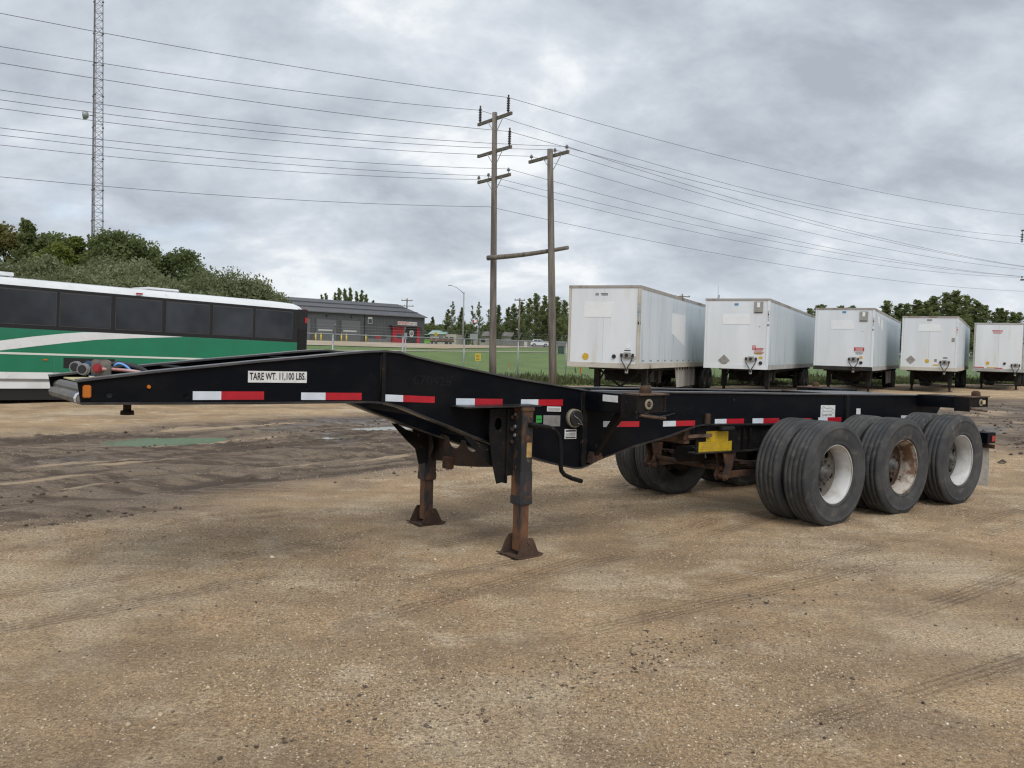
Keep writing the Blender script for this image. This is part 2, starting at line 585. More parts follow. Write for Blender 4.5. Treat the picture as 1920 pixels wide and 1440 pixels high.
def ground_fields(X, Y):
    """height, mud, wet, worn-track masks of the yard"""
    z = terr(X, Y)
    q = -.787 * X + .616 * Y                       # across the muddy lane
    p = .616 * X + .787 * Y                        # along it
    warp = (fbm(X * .35 + 3, Y * .35, 3) - .5) * 2.2
    lane = sstep((q + warp - 7.2) / 2.0) * (1 - sstep((q + warp * .6 - 14.6) / 2.2)) * (1 - sstep((p - 22) / 8))
    r1 = sstep((X - 8.0) / 3.0) * sstep((Y - 14.5 + (fbm(X * .3, Y * .3, 3) - .5) * 5) / 2.5) * (1 - sstep((Y - 34 - .15 * X) / 4))
    mud = np.clip(np.maximum(lane, r1 * .9), 0, 1)
    # long ruts that run along the lane
    rut = fbm(q * 2.3 + (fbm(p * .35, q * .35, 3) - .5) * 4.0, p * .22, 5, .58) - .5
    rutb = fbm(q * 5.5, p * .5 + 40, 3) - .5
    clump = fbm(X * 7.5, Y * 7.5, 4) - .5
    z = z + mud * (rut * .13 + rutb * .07 + clump * .03)
    dry = 1 - mud
    z = z + dry * ((fbm(X * .8, Y * .8, 3) - .5) * .03 + (fbm(X * 9, Y * 9, 3) - .5) * .010)
    track = np.zeros_like(X)
    tlat = np.zeros_like(X)
    for sx, sy, hd, bend, ln, hw, dep in TRACKS:
        n = 60
        s = np.linspace(0, ln, n)
        h = np.radians(hd + bend * s)
        cx = sx + np.concatenate([[0], np.cumsum(np.cos(h[:-1]) * (s[1] - s[0]))])
        cy = sy + np.concatenate([[0], np.cumsum(np.sin(h[:-1]) * (s[1] - s[0]))])
        near = (X > cx.min() - .4) & (X < cx.max() + .4) & (Y > cy.min() - .4) & (Y < cy.max() + .4)
        if not near.any():
            continue
        xs, ys = X[near], Y[near]
        best = np.full(xs.shape, 9.0)
        bs = np.zeros(xs.shape)
        bl = np.zeros(xs.shape)
        for i in range(n):
            dx, dy = xs - cx[i], ys - cy[i]
            al = dx * np.cos(h[i]) + dy * np.sin(h[i])
            la = -dx * np.sin(h[i]) + dy * np.cos(h[i])
            d = np.hypot(dx, dy)
            m = d < best
            best = np.where(m, d, best)
            bs = np.where(m, s[i] + al, bs)
            bl = np.where(m, la, bl)
        prof = sstep((hw - np.abs(bl)) / .04) * sstep(bs / 1.2) * sstep((ln - bs) / 2.0)
        prof = prof * sstep((fbm(xs * 1.1 + sx, ys * 1.1, 3) - .36) / .2) * (best < .6)
        z[near] -= prof * dep * .8
        better = prof > track[near]
        tl = tlat[near]
        tlat[near] = np.where(better, bl, tl)
        track[near] = np.maximum(track[near], prof)
    for cx, cy, a, b, ang in PUDDLES:
        c, s_ = math.cos(rad(ang)), math.sin(rad(ang))
        u = ((X - cx) * c + (Y - cy) * s_) / a
        w = (-(X - cx) * s_ + (Y - cy) * c) / b
        d = np.hypot(u, w) + (fbm(X * 3, Y * 3, 3) - .5) * .7
        z = z * (1 - .9 * sstep((1.9 - d) / .7)) - .075 * sstep((1.25 - d) / .6)
    wet = mud * sstep((fbm(X * .6 + 9, Y * .6, 4) - .45) / .22) * sstep((.12 - rut) / .15)
    lump = sstep((fbm(p * .45 + 7, q * 2.2 + 2, 3) - .52) / .12)
    z = z + mud * lump * ((fbm(X * 11, Y * 11, 3) - .45) * .07 + (fbm(X * 23, Y * 23, 2) - .5) * .035)
    furrow = mud * np.clip(sstep((-rut - rutb * .8 - .06) / .08) * sstep((fbm(p * .4 + 13, q * 1.1, 3) - .36) / .15) + .6 * lump * sstep((fbm(X * 11, Y * 11, 3) - .5) / .1), 0, 1)
    ridge_ = mud * sstep((rut + rutb * .7 - .05) / .10) * sstep((fbm(p * .5 + 3, q * 1.5, 3) - .40) / .15)
    # gravel pressed up around tyres and landing feet
    ca, sa = math.cos(rad(36.5)), math.sin(rad(36.5))
    for ls, lt, w_, h_ in [(a_, b_, .20, .020) for a_ in (3.525, 4.795, 6.07) for b_ in (-1.205, -.865, .865, 1.205)] + [(.05, -.70, .21, .012), (.02, .75, .21, .012)]:
        gx, gy = -.355 + ls * ca - lt * sa, 7.465 + ls * sa + lt * ca
        d2 = (X - gx) ** 2 + (Y - gy) ** 2
        mk = d2 < .6
        z[mk] += h_ * np.exp(-d2[mk] / (w_ * w_)) * (.6 + .8 * fbm(X[mk] * 14, Y[mk] * 14, 2))
    return z, mud, wet, track, ridge_, furrow, tlat


def spaced(lo, hi, fine_lo, fine_hi, step, grow=1.12, cap=1e9):
    a = list(np.arange(fine_lo, fine_hi, step))
    s, x = step, a[-1]
    while x < hi:
        s = min(s * grow, cap)
        x += s
        a.append(x)
    s, x = step, a[0]
    pre = []
    while x > lo:
        s = min(s * grow, cap)
        x -= s
        pre.append(x)
    return np.array(pre[::-1] + a)


def ground_material():
    m, N, L, B = new_mat('gravel_yard')
    tc = N.new('ShaderNodeTexCoord')

    def nz(sc, d=6, r=.6, vec=tc.outputs['Object'], dist=0.0):
        n = N.new('ShaderNodeTexNoise')
        n.inputs['Scale'].default_value = sc
        n.inputs['Detail'].default_value = d
        n.inputs['Roughness'].default_value = r
        n.inputs['Distortion'].default_value = dist
        L.new(vec, n.inputs['Vector'])
        return n.outputs['Fac']

    def rng(f, a, b, c=0.0, d=1.0):
        r = N.new('ShaderNodeMapRange')
        for k, v in zip(('From Min', 'From Max', 'To Min', 'To Max'), (a, b, c, d)):
            r.inputs[k].default_value = v
        L.new(f, r.inputs['Value'])
        return r.outputs[0]

    def mix(f, a, b, mode='MIX'):
        x = N.new('ShaderNodeMixRGB')
        x.blend_type = mode
        for i, v in enumerate((f, a, b)):
            if isinstance(v, tuple):
                x.inputs[i].default_value = (*v, 1)
            elif isinstance(v, float):
                x.inputs[i].default_value = v
            else:
                L.new(v, x.inputs[i])
        return x.outputs[0]

    def attr(n):
        a = N.new('ShaderNodeAttribute')
        a.attribute_name = n
        return a.outputs['Fac']
    rot = N.new('ShaderNodeMapping')
    rot.inputs['Rotation'].default_value = (0, 0, rad(-42))
    rot.inputs['Scale'].default_value = (.22, 1.0, 1)
    L.new(tc.outputs['Object'], rot.inputs[0])
    streak = nz(1.6, 5, .6, rot.outputs[0], .3)
    blot = nz(.55, 5, .55)
    patch = nz(1.9, 4, .6)
    fine = nz(38, 5, .7)
    grit = nz(120, 3, .75)
    rot2 = N.new('ShaderNodeMapping')
    rot2.inputs['Rotation'].default_value = (0, 0, rad(-46))
    rot2.inputs['Scale'].default_value = (.07, 1.0, 1)
    L.new(tc.outputs['Object'], rot2.inputs[0])
    thin = nz(3.4, 5, .62, rot2.outputs[0], .35)
    gr60 = nz(58, 4, .8)

    def grainy(f, k=.35):
        a_ = N.new('ShaderNodeMath')
        a_.operation = 'MULTIPLY_ADD'
        L.new(gr60, a_.inputs[0])
        a_.inputs[1].default_value = k
        L.new(f, a_.inputs[2])
        b_ = N.new('ShaderNodeMath')
        b_.operation = 'SUBTRACT'
        L.new(a_.outputs[0], b_.inputs[0])
        b_.inputs[1].default_value = k * .5
        return b_.outputs[0]
    streak, patch, thin, blot = grainy(streak), grainy(patch), grainy(thin), grainy(blot)
    c = mix(rng(blot, .36, .64), (0.428, 0.303, 0.182), (0.578, 0.422, 0.257))
    c = mix(rng(grainy(nz(.45, 4, .6)), .50, .64, 0, .6), c, (.640, .560, .440))
    c = mix(rng(patch, .51, .66, 0, .85), c, (0.652, 0.538, 0.388))
    c = mix(rng(nz(1.2, 4, .6), .55, .70, 0, .50), c, (0.535, 0.343, 0.191))
    c = mix(rng(streak, .50, .68, 0, .38), c, (0.310, 0.228, 0.149))
    c = mix(rng(thin, .54, .66, 0, .34), c, (0.257, 0.187, 0.123))
    c = mix(rng(grainy(nz(.8, 5, .65)), .50, .62, 0, .75), c, (0.305, 0.221, 0.141))
    c = mix(rng(grainy(nz(2.6, 5, .65)), .56, .68, 0, .5), c, (0.294, 0.217, 0.144))
    c = mix(rng(fine, .36, .64, 0, 1.0), mix(1.0, c, (.74, .73, .72), 'MULTIPLY'), mix(1.0, c, (1.22, 1.21, 1.19), 'MULTIPLY'))
    c = mix(rng(gr60, .38, .62, 0, 1.0), mix(1.0, c, (.62, .60, .58), 'MULTIPLY'), mix(1.0, c, (1.30, 1.29, 1.27), 'MULTIPLY'))
    c = mix(rng(grit, .36, .64, 0, 1.0), mix(1.0, c, (.66, .65, .64), 'MULTIPLY'), mix(1.0, c, (1.28, 1.27, 1.25), 'MULTIPLY'))
    stones = None
    for vs_, thr in ((38, .90), (95, .78)):
        vo = N.new('ShaderNodeTexVoronoi')
        vo.inputs['Scale'].default_value = vs_
        L.new(tc.outputs['Object'], vo.inputs['Vector'])
        stone = rng(vo.outputs['Distance'], .20, .34, 1.0, 0.0)
        pick = N.new('ShaderNodeSeparateColor')
        L.new(vo.outputs['Color'], pick.inputs[0])
        sel = rng(pick.outputs[0], thr, thr + .03)
        mm = N.new('ShaderNodeMath')
        mm.operation = 'MULTIPLY'
        L.new(stone, mm.inputs[0])
        L.new(sel, mm.inputs[1])
        tone = mix(pick.outputs[1], (.15, .112, .08), (.70, .58, .43))
        c = mix(mm.outputs[0], c, tone)
        if stones is None:
            stones = mm
        else:
            ad_ = N.new('ShaderNodeMath')
            ad_.operation = 'MAXIMUM'
            L.new(stones.outputs[0], ad_.inputs[0])
            L.new(mm.outputs[0], ad_.inputs[1])
            mm = ad_
    wv = N.new('ShaderNodeMath')
    wv.operation = 'MULTIPLY'
    L.new(attr('tlat'), wv.inputs[0])
    wv.inputs[1].default_value = 2 * PI / .048
    sn = N.new('ShaderNodeMath')
    sn.operation = 'SINE'
    L.new(wv.outputs[0], sn.inputs[0])
    rib = rng(sn.outputs[0], -.2, .8)
    tk = N.new('ShaderNodeMath')
    tk.operation = 'MULTIPLY'
    L.new(grainy(attr('track'), .5), tk.inputs[0])
    L.new(rng(rib, 0, 1, .30, 1.0), tk.inputs[1])
    c = mix(rng(tk.outputs[0], .05, .9, 0, .62), c, mix(1.0, c, (.46, .44, .43), 'MULTIPLY'))
    mud_c = mix(rng(grainy(fine, .6), .35, .68), (.165, .122, .086), (.315, .245, .178))
    mud_c = mix(rng(nz(.5, 4, .6), .46, .62, 0, .5), mud_c, (.145, .108, .079))
    mud_c = mix(rng(thin, .48, .58, 0, .85), mud_c, (.088, .064, .047))
    dry_c = mix(rng(fine, .35, .68), (.36, .268, .176), (.54, .41, .27))
    mud_c = mix(rng(grainy(attr('ridge'), .6), .25, .9, 0, .85), mud_c, dry_c)
    mud_c = mix(rng(grainy(attr('furrow'), .6), .2, .9, 0, .78), mud_c, (.082, .061, .045))
    mud_c = mix(rng(tk.outputs[0], .05, .9, 0, .6), mud_c, (.075, .056, .042))
    c = mix(rng(grainy(attr('mud'), .9), .12, .85), c, mud_c)
    c = mix(rng(attr('wet'), 0, 1, 0, .35), c, mix(1.0, c, (.72, .72, .72), 'MULTIPLY'))
    L.new(c, B.inputs['Base Color'])
    L.new(rng(attr('wet'), .35, 1, .93, .30), B.inputs['Roughness'])
    B.inputs['Specular IOR Level'].default_value = 0.35
    h = mix(.5, gr60, grit)
    b1 = N.new('ShaderNodeBump')
    b1.inputs['Strength'].default_value = .9
    b1.inputs['Distance'].default_value = .03
    L.new(h, b1.inputs['Height'])
    b2 = N.new('ShaderNodeBump')
    b2.inputs['Strength'].default_value = .6
    b2.inputs['Distance'].default_value = .010
    L.new(mm.outputs[0], b2.inputs['Height'])
    L.new(b1.outputs[0], b2.inputs['Normal'])
    L.new(b2.outputs[0], B.inputs['Normal'])
    return m


def build_ground():
    xs = spaced(-2500, 2500, -8.5, 9.5, .05, 1.07)
    ys = spaced(-600, 3000, 2.7, 19.0, .05, 1.07)
    X, Y = np.meshgrid(xs, ys)
    Z, mud, wet, track, ridge_, furrow, tlat = ground_fields(X, Y)
    nx, ny = len(xs), len(ys)
    V = np.stack([X.ravel(), Y.ravel(), Z.ravel()], 1)
    i = np.arange(nx * ny).reshape(ny, nx)
    F = np.stack([i[:-1, :-1].ravel(), i[:-1, 1:].ravel(), i[1:, 1:].ravel(), i[1:, :-1].ravel()], 1)
    o = raw_mesh('ground', V, F, ground_material(), None, {'mud': mud.ravel(), 'wet': wet.ravel(), 'track': track.ravel(), 'ridge': ridge_.ravel(), 'furrow': furrow.ravel(), 'tlat': tlat.ravel()}, True)
    tag(o, 'brown gravel and mud yard with wheel tracks', None, None, 'structure')


build_ground()

# puddles: water sheets lying in the hollows of the mud
_pm, _N, _L, _B = new_mat('puddle_water')
_B.inputs['Base Color'].default_value = (.20, .195, .14, 1)
_B.inputs['Roughness'].default_value = .10
_B.inputs['Specular IOR Level'].default_value = .35
for (cx, cy, a, b, ang) in PUDDLES:
    mb = MB()
    n = 28
    pts = []
    for i in range(n):
        t = 2 * PI * i / n
        u, w = a * 1.5 * math.cos(t), b * 1.5 * math.sin(t)
        c_, s_ = math.cos(rad(ang)), math.sin(rad(ang))
        pts.append((cx + u * c_ - w * s_, cy + u * s_ + w * c_, -.024))
    mb.add(pts, [tuple(range(n))])
    tag(mb.build('puddle', _pm), 'shallow puddle of murky water in the mud', None, None, 'structure')

# ---- grass field beyond the fence, path, gravel apron, road
F0 = np.array([-7.6, 36.0])
FDIR = np.array([.716, .698])
FPER = np.array([-.698, .716])


def fxy(a, b):
    p = F0 + FDIR * a + FPER * b
    return float(p[0]), float(p[1])


M['grass'] = pmat('mown_grass', (.080, .145, .022), (.122, .188, .034), .35, .38, .64, rough=.9, bump=.5, bscale=9,
                  c3=(.15, .17, .05), s3=2.2, lo3=.56, hi3=.74, stretch=(1, .5, 1))
M['path'] = pmat('pale_path', (.44, .40, .33), (.36, .32, .25), .8, rough=.9)
M['apron'] = pmat('tan_gravel_apron', (.40, .31, .20), (.33, .25, .165), .25, rough=.95, c3=(.42, .38, .31), s3=.09, lo3=.48, hi3=.6)
M['road'] = pmat('road_asphalt', (.17, .165, .155), (.22, .21, .19), .4, rough=.9)


def sheet(name, avals, bfun, mat, lift, label, nb=2, bs=None):
    """draped strip: avals along the fence line, bfun(a) -> (b0, b1)"""
    V, F = [], []
    for a in avals:
        b0, b1 = bfun(a)
        seq = np.linspace(b0, b1, nb) if bs is None else [b0 + (b1 - b0) * t for t in bs]
        for b in seq:
            x, y = fxy(a, b)
            V.append((x, y, tz(x, y) + lift))
    n = nb if bs is None else len(bs)
    for i in range(len(avals) - 1):
        for j in range(n - 1):
            F.append((i * n + j, (i + 1) * n + j, (i + 1) * n + j + 1, i * n + j + 1))
    o = raw_mesh(name, np.array(V), np.array(F), mat, None, None, True)
    return tag(o, label, None, None, 'structure')


_av = spaced(-900, 1200, -60, 140, 1.0, 1.15)


def _edge(a):
    n = float(fbm(np.array([a * .23]), np.array([3.3]), 4)[0] - .5)
    return (-3.4 - .14 * max(0, min(a, 90)) + n * 5.0, 1500)


sheet('grass_field', _av, _edge, M['grass'], .02, 'green mown field beyond the chain link fence',
      bs=[0, .0008, .002, .0045, .008, .013, .02, .027, .034, .041, .048, .055, .062, .07, .08, .09, .1, .12, .15, .2, .3, .5, 1])
sheet('path', spaced(-300, 500, -60, 160, 2.0, 1.2), lambda a: (47.5, 49.0), M['path'], .07, 'pale footpath strip across the green field', bs=[0, .5, 1])


def slab(name, poly, mat, lift, label):
    mb = MB()
    n = 16
    # bilinear patch over a quadrilateral
    q = [np.array(p, float) for p in poly]
    V, F = [], []
    for i in range(n + 1):
        for j in range(n + 1):
            u, v = i / n, j / n
            p = (q[0] * (1 - u) + q[1] * u) * (1 - v) + (q[3] * (1 - u) + q[2] * u) * v
            V.append((p[0], p[1], tz(p[0], p[1]) + lift))
    for i in range(n):
        for j in range(n):
            o = i * (n + 1) + j
            F.append((o, o + n + 1, o + n + 2, o + 1))
    o = raw_mesh(name, np.array(V), np.array(F), mat, None, None, True)
    return tag(o, label, None, None, 'structure')


slab('gravel_apron', [(-60, 88), (-9, 110), (8, 146), (-70, 200)], M['apron'], .10, 'tan gravel apron in front of the fire hall')
slab('road', [(-120, 188), (260, 214), (260, 223), (-120, 197)], M['road'], .16, 'grey road passing behind the field')

# ------------------------------------------------------------------ the black container chassis trailer
def build_chassis():
    T = empty('chassis_trailer', (-0.355, 7.465, 0), rad(36.5),
              'black three axle gooseneck container chassis trailer standing on landing legs', 'trailer')
    top = [(-3.21, 1.436), (-3.107, 1.45), (-2.776, 1.493), (-2.12, 1.566), (-1.717, 1.606), (-1.464, 1.634), (-1.286, 1.650),
           (-1.15, 1.657), (-1.02, 1.648), (-.89, 1.617), (-.593, 1.563), (-.46, 1.540), (0, 1.464), (.583, 1.386), (.85, 1.350),
           (.91, 1.342), (1.78, 1.326), (2.895, 1.309), (3.6, 1.294), (4.87, 1.273), (6.27, 1.249), (7.04, 1.237)]
    bot = [(-3.19, 1.285), (-2.116, 1.270), (-1.277, 1.266), (-1.14, 1.256), (-1.0, 1.222), (-.737, 1.122), (-.578, 1.066), (-.372, .984),
           (0, .857), (.29, .765), (.434, .722), (.611, .679), (.72, .657), (.80, .652), (.88, .668), (1.024, .719), (1.439, .811), (1.878, .884),
           (2.184, .952), (2.30, .975), (2.40, .983), (2.512, .983), (3.62, .955), (4.87, .934), (6.2, .915), (6.90, .907), (7.06, 1.06)]

    def circ(cx, cz, r, n=14):
        return [(cx + r * math.cos(2 * PI * i / n), cz + r * math.sin(2 * PI * i / n)) for i in range(n)]
    holes = [circ(-3.03, 1.341, .019), circ(-2.578, 1.334, .018), circ(-1.76, 1.378, .012)]
    for s, dz in ((-1, 0.0), (1, -.014)):
        tp = [(x, z + dz) for x, z in top]
        bt = [(x, z + dz) for x, z in bot]
        web = MB().prism([(x, z - .012) for x, z in tp] + [(x, z + .012) for x, z in reversed(bt)], 'y', s * .55, s * .538,
                         holes if s < 0 else ())
        g = web.build('girder', M['black'], T)
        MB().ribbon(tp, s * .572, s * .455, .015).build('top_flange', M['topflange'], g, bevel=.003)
        MB().ribbon([(x, z + .015) for x, z in bt[:-1]], s * .572, s * .44, .015).build('bottom_flange', M['flange'], g)
        # vertical stiffeners outside the web
        for x0, x1, dep in ((-1.175, -1.145, .018), (.805, .86, .020), (4.86, 4.93, .020)):
            zt = np.interp((x0 + x1) / 2, [p[0] for p in tp], [p[1] for p in tp]) - .018
            zb = np.interp((x0 + x1) / 2, [p[0] for p in bt], [p[1] for p in bt]) + .018
            mb = MB()
            ya, yb = s * .55, s * (.55 + dep)
            mb.box(x0, x1, min(ya, yb), max(ya, yb), zb, zt)
            # weld bead
            mb.cyl((x0 - .004, s * .552, zb), (x0 - .004, s * .552, zt), .006, n=6)
            mb.build('stiffener', M['black2'], g)
    # plate under the neck and cross members
    MB().ribbon([(-3.19, 1.297), (-2.116, 1.282), (-1.4, 1.278)], -.536, .536, .010).build('kingpin_plate', M['black2'], T)
    for x, z0, z1 in ((-2.45, 1.285, 1.50), (-1.62, 1.28, 1.58), (-.75, 1.14, 1.55), (.02, .90, 1.43), (.98, .78, 1.30), (1.9, .92, 1.29),
                      (2.7, 1.0, 1.28), (3.55, .99, 1.26), (4.4, .97, 1.25), (5.3, .96, 1.23), (6.1, .95, 1.21)):
        m = MB()
        m.box(x - .004, x + .004, -.535, .522, z0, z1)
        m.box(x - .04, x + .04, -.535, .522, z1 - .01, z1)
        m.build('cross_member', M['black2'], T)
    # sub deck plate at the rear
    MB().ribbon([(5.02, 1.262), (6.42, 1.240)], -.45, .44, .012).build('deck_plate', M['flange'], T)
    # nose: rounded buffer across the front
    nose = MB()
    prof = [(-3.135, 1.402), (-3.152, 1.402), (-3.172, 1.392), (-3.182, 1.372), (-3.180, 1.356), (-3.202, 1.343), (-3.212, 1.320),
            (-3.206, 1.295), (-3.182, 1.282), (-3.135, 1.282)]
    nose.prism(prof, 'x', 0, 0) if False else None
    vs, fs = [], []
    for y, sk in ((-.536, 0), (.536, 0)):
        for (x, z) in prof:
            vs.append((x, y, z - (.012 if y > 0 else 0)))
    n = len(prof)
    fs = [(i, (i + 1) % n, n + (i + 1) % n, n + i) for i in range(n)] + [tuple(range(n)), tuple(reversed(range(n, 2 * n)))]
    nose.add(vs, fs)
    ns = nose.build('nose_buffer', M['nose'], T)
    MB().add([(-3.2095, -.530, 1.296), (-3.2095, -.45, 1.296), (-3.2155, -.45, 1.320), (-3.2155, -.530, 1.320), (-3.2055, -.45, 1.343), (-3.2055, -.530, 1.343), (-3.1840, -.45, 1.356), (-3.1840, -.53, 1.356), (-3.1860, -.45, 1.375), (-3.1860, -.53, 1.375)], [(0, 1, 2, 3), (3, 2, 4, 5), (5, 4, 6, 7), (7, 6, 8, 9)]).build(
        'white_sticker', M['white_ref'], ns)
    # amber front marker, small amber lamp
    lam = MB().box(-3.183, -3.136, -.572, -.553, 1.326, 1.404).build('marker_lamp', M['amber'], T, bevel=.006)
    MB().cyl((-2.805, -.553, 1.391), (-2.805, -.566, 1.391), .014, .010, n=14).build('marker_lamp', M['amber'], T)
    # king pin
    kp = MB()
    kp.cyl((-2.81, 0, 1.28), (-2.81, 0, 1.245), .055, n=20).cyl((-2.81, 0, 1.25), (-2.81, 0, 1.20), .026, n=20)
    kp.cyl((-2.81, 0, 1.20), (-2.81, 0, 1.172), .042, .045, n=20)
    kp.build('king_pin', M['rustdark'], T)
    # connection plate with gladhands, plugs and hoses behind the nose
    gp = MB().add([(x + dx, y, z) for dx in (0, .008) for x, y, z in ((-3.045, -.045, 1.40), (-2.945, -.125, 1.40), (-2.945, -.125, 1.535), (-2.965, -.11, 1.548), (-3.03, -.06, 1.548), (-3.045, -.045, 1.535))], [(0, 1, 2, 3, 4, 5), (11, 10, 9, 8, 7, 6)] + [(k, (k + 1) % 6, 6 + (k + 1) % 6, 6 + k) for k in range(6)]).build('gladhand_plate', M['nose'], T)

    def plug(x, y, z, mat, name='plug_socket', r=.036, cap=M['plastic'], ln=.085):
        d = Vector((-.62, -.78, .05)).normalized()
        c = Vector((x, y, z))
        mb = MB()
        mb.cyl(c, c + d * (ln * .5), r * .62, r * .8, n=18).cyl(c + d * (ln * .5), c + d * ln, r, r, n=22)
        mb.cyl(c + d * (ln * .62), c + d * (ln * .74), r * 1.12, r * 1.12, n=22)
        p = mb.build(name, mat, gp)
        MB().cyl(c + d * ln, c + d * (ln + .006), r * .78, r * .72, n=20).build('socket_cap', cap, p)
        return p
    plug(-3.075, .115, 1.488, M['greyplug'])
    plug(-3.05, -.005, 1.478, M['greyplug'])
    plug(-3.005, -.085, 1.490, M['redglad'], 'gladhand', .028, M['redglad'], .03)
    plug(-3.03, .075, 1.505, M['blueglad'], 'gladhand', .026, M['blueglad'], .03)
    MB().box(-3.06, -3.03, -.075, -.04, 1.40, 1.445).build('bracket', M['blueglad'], gp)

    def hose(pts, r, mat):
        P = [Vector(p) for p in pts]
        sm_ = []
        for i in range(len(P) - 1):
            p0, p1, p2, p3 = P[max(i - 1, 0)], P[i], P[i + 1], P[min(i + 2, len(P) - 1)]
            for k in range(6):
                t = k / 6
                sm_.append(.5 * ((2 * p1) + (-p0 + p2) * t + (2 * p0 - 5 * p1 + 4 * p2 - p3) * t * t + (-p0 + 3 * p1 - 3 * p2 + p3) * t ** 3))
        sm_.append(P[-1])
        return MB().tube(sm_, r, 8)
    hose([(-3.0, -.10, 1.485), (-2.9, -.11, 1.482), (-2.75, -.16, 1.463), (-2.6, -.20, 1.40), (-2.4, -.2, 1.33)], .011, None).build('air_hose', M['pinkhose'], T)
    hose([(-2.885, .03, 1.50), (-2.875, .02, 1.515), (-2.85, .01, 1.517), (-2.82, -.01, 1.50), (-2.79, -.03, 1.465), (-2.74, -.05, 1.40)], .009, None).build('air_hose', M['bluehose'], T)
    hose([(-3.04, .05, 1.49), (-2.95, .08, 1.50), (-2.84, .08, 1.52), (-2.72, .04, 1.49), (-2.6, .0, 1.40), (-2.45, 0, 1.31)], .014, None).build('electric_cable', M['plastic'], T)
    hose([(-3.02, -.05, 1.475), (-2.93, -.03, 1.485), (-2.8, .02, 1.50), (-2.68, .03, 1.45), (-2.55, .05, 1.33)], .013, None).build('electric_cable', M['plastic'], T)
    hose([(-3.0, .08, 1.46), (-2.93, .1, 1.50), (-2.86, .05, 1.512), (-2.78, .03, 1.48), (-2.7, .1, 1.40), (-2.6, .1, 1.32)], .010, None).build('air_hose', M['plastic'], T)
    # pale board lying in the nose
    MB().box(-3.13, -2.95, -.50, .45, 1.400, 1.408).build('filler_board', M['palewood'], T)
    MB().cyl((-3.08, -.27, 1.408), (-3.08, -.27, 1.445), .03, .016, n=12).build('rubber_stop', M['palewood'], T)

    # reflective tape on the near web: white piece then red piece
    Y = -.5525

    def quad(pts, name, mat, par=T, y=Y):
        mb = MB()
        mb.add([(x, y, z) for x, z in pts] + [(x, y + .002, z) for x, z in pts],
               [(0, 1, 2, 3), (7, 6, 5, 4), (0, 4, 5, 1), (1, 5, 6, 2), (2, 6, 7, 3), (3, 7, 4, 0)])
        return mb.build(name, mat, par)
    tapes = [(-2.534, -2.351, -2.062, 1.305, 1.361, 1.300, 1.356), (-1.796, -1.614, -1.331, 1.295, 1.347, 1.287, 1.340),
             (-1.139, -.986, -.707, 1.276, 1.327, 1.256, 1.306), (-.51, -.333, -.058, 1.239, 1.290, 1.227, 1.279),
             (.132, .315, .586, 1.222, 1.273, 1.211, 1.266), (1.066, 1.247, 1.519, 1.011, 1.064, .998, 1.050),
             (1.838, 2.014, 2.288, .990, 1.042, .984, 1.036), (2.583, 2.761, 3.038, .987, 1.041, .980, 1.034),
             (3.178, 3.357, 3.629, .979, 1.032, .971, 1.024), (3.764, 3.955, 4.212, .967, 1.019, .958, 1.008),
             (4.345, 4.521, 4.795, .964, 1.012, .954, 1.004), (5.07, 5.10, 5.384, .955, 1.010, .948, 1.002), (6.095, 6.261, 6.49, .944, .991, .936, .981)]
    for a, b, c, zl0, zl1, zr0, zr1 in tapes:
        f = (b - a) / (c - a)
        m0, m1 = zl0 + (zr0 - zl0) * f, zl1 + (zr1 - zl1) * f
        w = quad([(a, zl0), (b, m0), (b, m1), (a, zl1)], 'reflective_tape', M['white_ref'])
        quad([(b, m0), (c, zr0), (c, zr1), (b, m1)], 'red_segment', M['red_ref'], w)
    # weight plate
    wp = quad([(-2.174, 1.418), (-1.757, 1.414), (-1.757, 1.492), (-2.174, 1.496)], 'weight_plate', M['sticker'])
    text_part('lettering', 'TARE WT. 11,100 LBS.', M['ink'], wp, (-2.164, Y - .0015, 1.4265), .397, .058, v=(0, 0, 1), bold=.022)
    # ghost lettering of removed decals
    g1 = text_part('ghost_lettering', '670428', M['ghost'], T, (-.90, -.5512, 1.405), .34, .07, u=(.998, 0, -.06))
    text_part('ghost_lettering', 'BIGFREIGHT', M['ghost'], T, (1.80, -.5512, 1.136), .47, .058, u=(1, 0, -.02))
    text_part('ghost_lettering', 'Systems Inc.', M['ghost'], T, (2.08, -.5512, 1.106), .19, .022, u=(1, 0, -.02))
    # small stickers on the drop web
    st = quad([(.413, 1.167), (.566, 1.161), (.566, 1.203), (.413, 1.209)], 'paper_label', M['sticker'])
    for k in range(3):
        quad([(.425, 1.176 + k * .009), (.555, 1.172 + k * .009), (.555, 1.175 + k * .009), (.425, 1.179 + k * .009)], 'print_line', M['greyink'], st, Y - .0025)
    g = quad([(.297, 1.073), (.358, 1.072), (.358, 1.132), (.297, 1.134)], 'green_label', M['green_st'])
    quad([(.305, 1.10), (.35, 1.10), (.35, 1.104), (.305, 1.104)], 'print_line', M['ink'], g, Y - .0025)
    quad([(.376, 1.040), (.562, 1.034), (.562, 1.128), (.376, 1.134)], 'maker_plate', M['alu'])
    w = quad([(.617, .922), (.751, .919), (.751, 1.003), (.617, 1.007)], 'white_card', M['sticker'])
    for z0, h in ((.985, .012), (.965, .004), (.955, .004), (.945, .004), (.928, .009)):
        quad([(.627, z0), (.741, z0 - .002), (.741, z0 + h - .002), (.627, z0 + h)], 'print_line', M['greyink'] if h < .005 else M['ink'], w, Y - .0025)
    # animal badge sticker
    b = quad([(4.384, 1.010), (4.663, 1.006), (4.663, 1.144), (4.384, 1.150)], 'badge_sticker', M['sticker'])
    text_part('lettering', 'CHEETAH', M['ink'], b, (4.41, Y - .0015, 1.025), .19, .022)
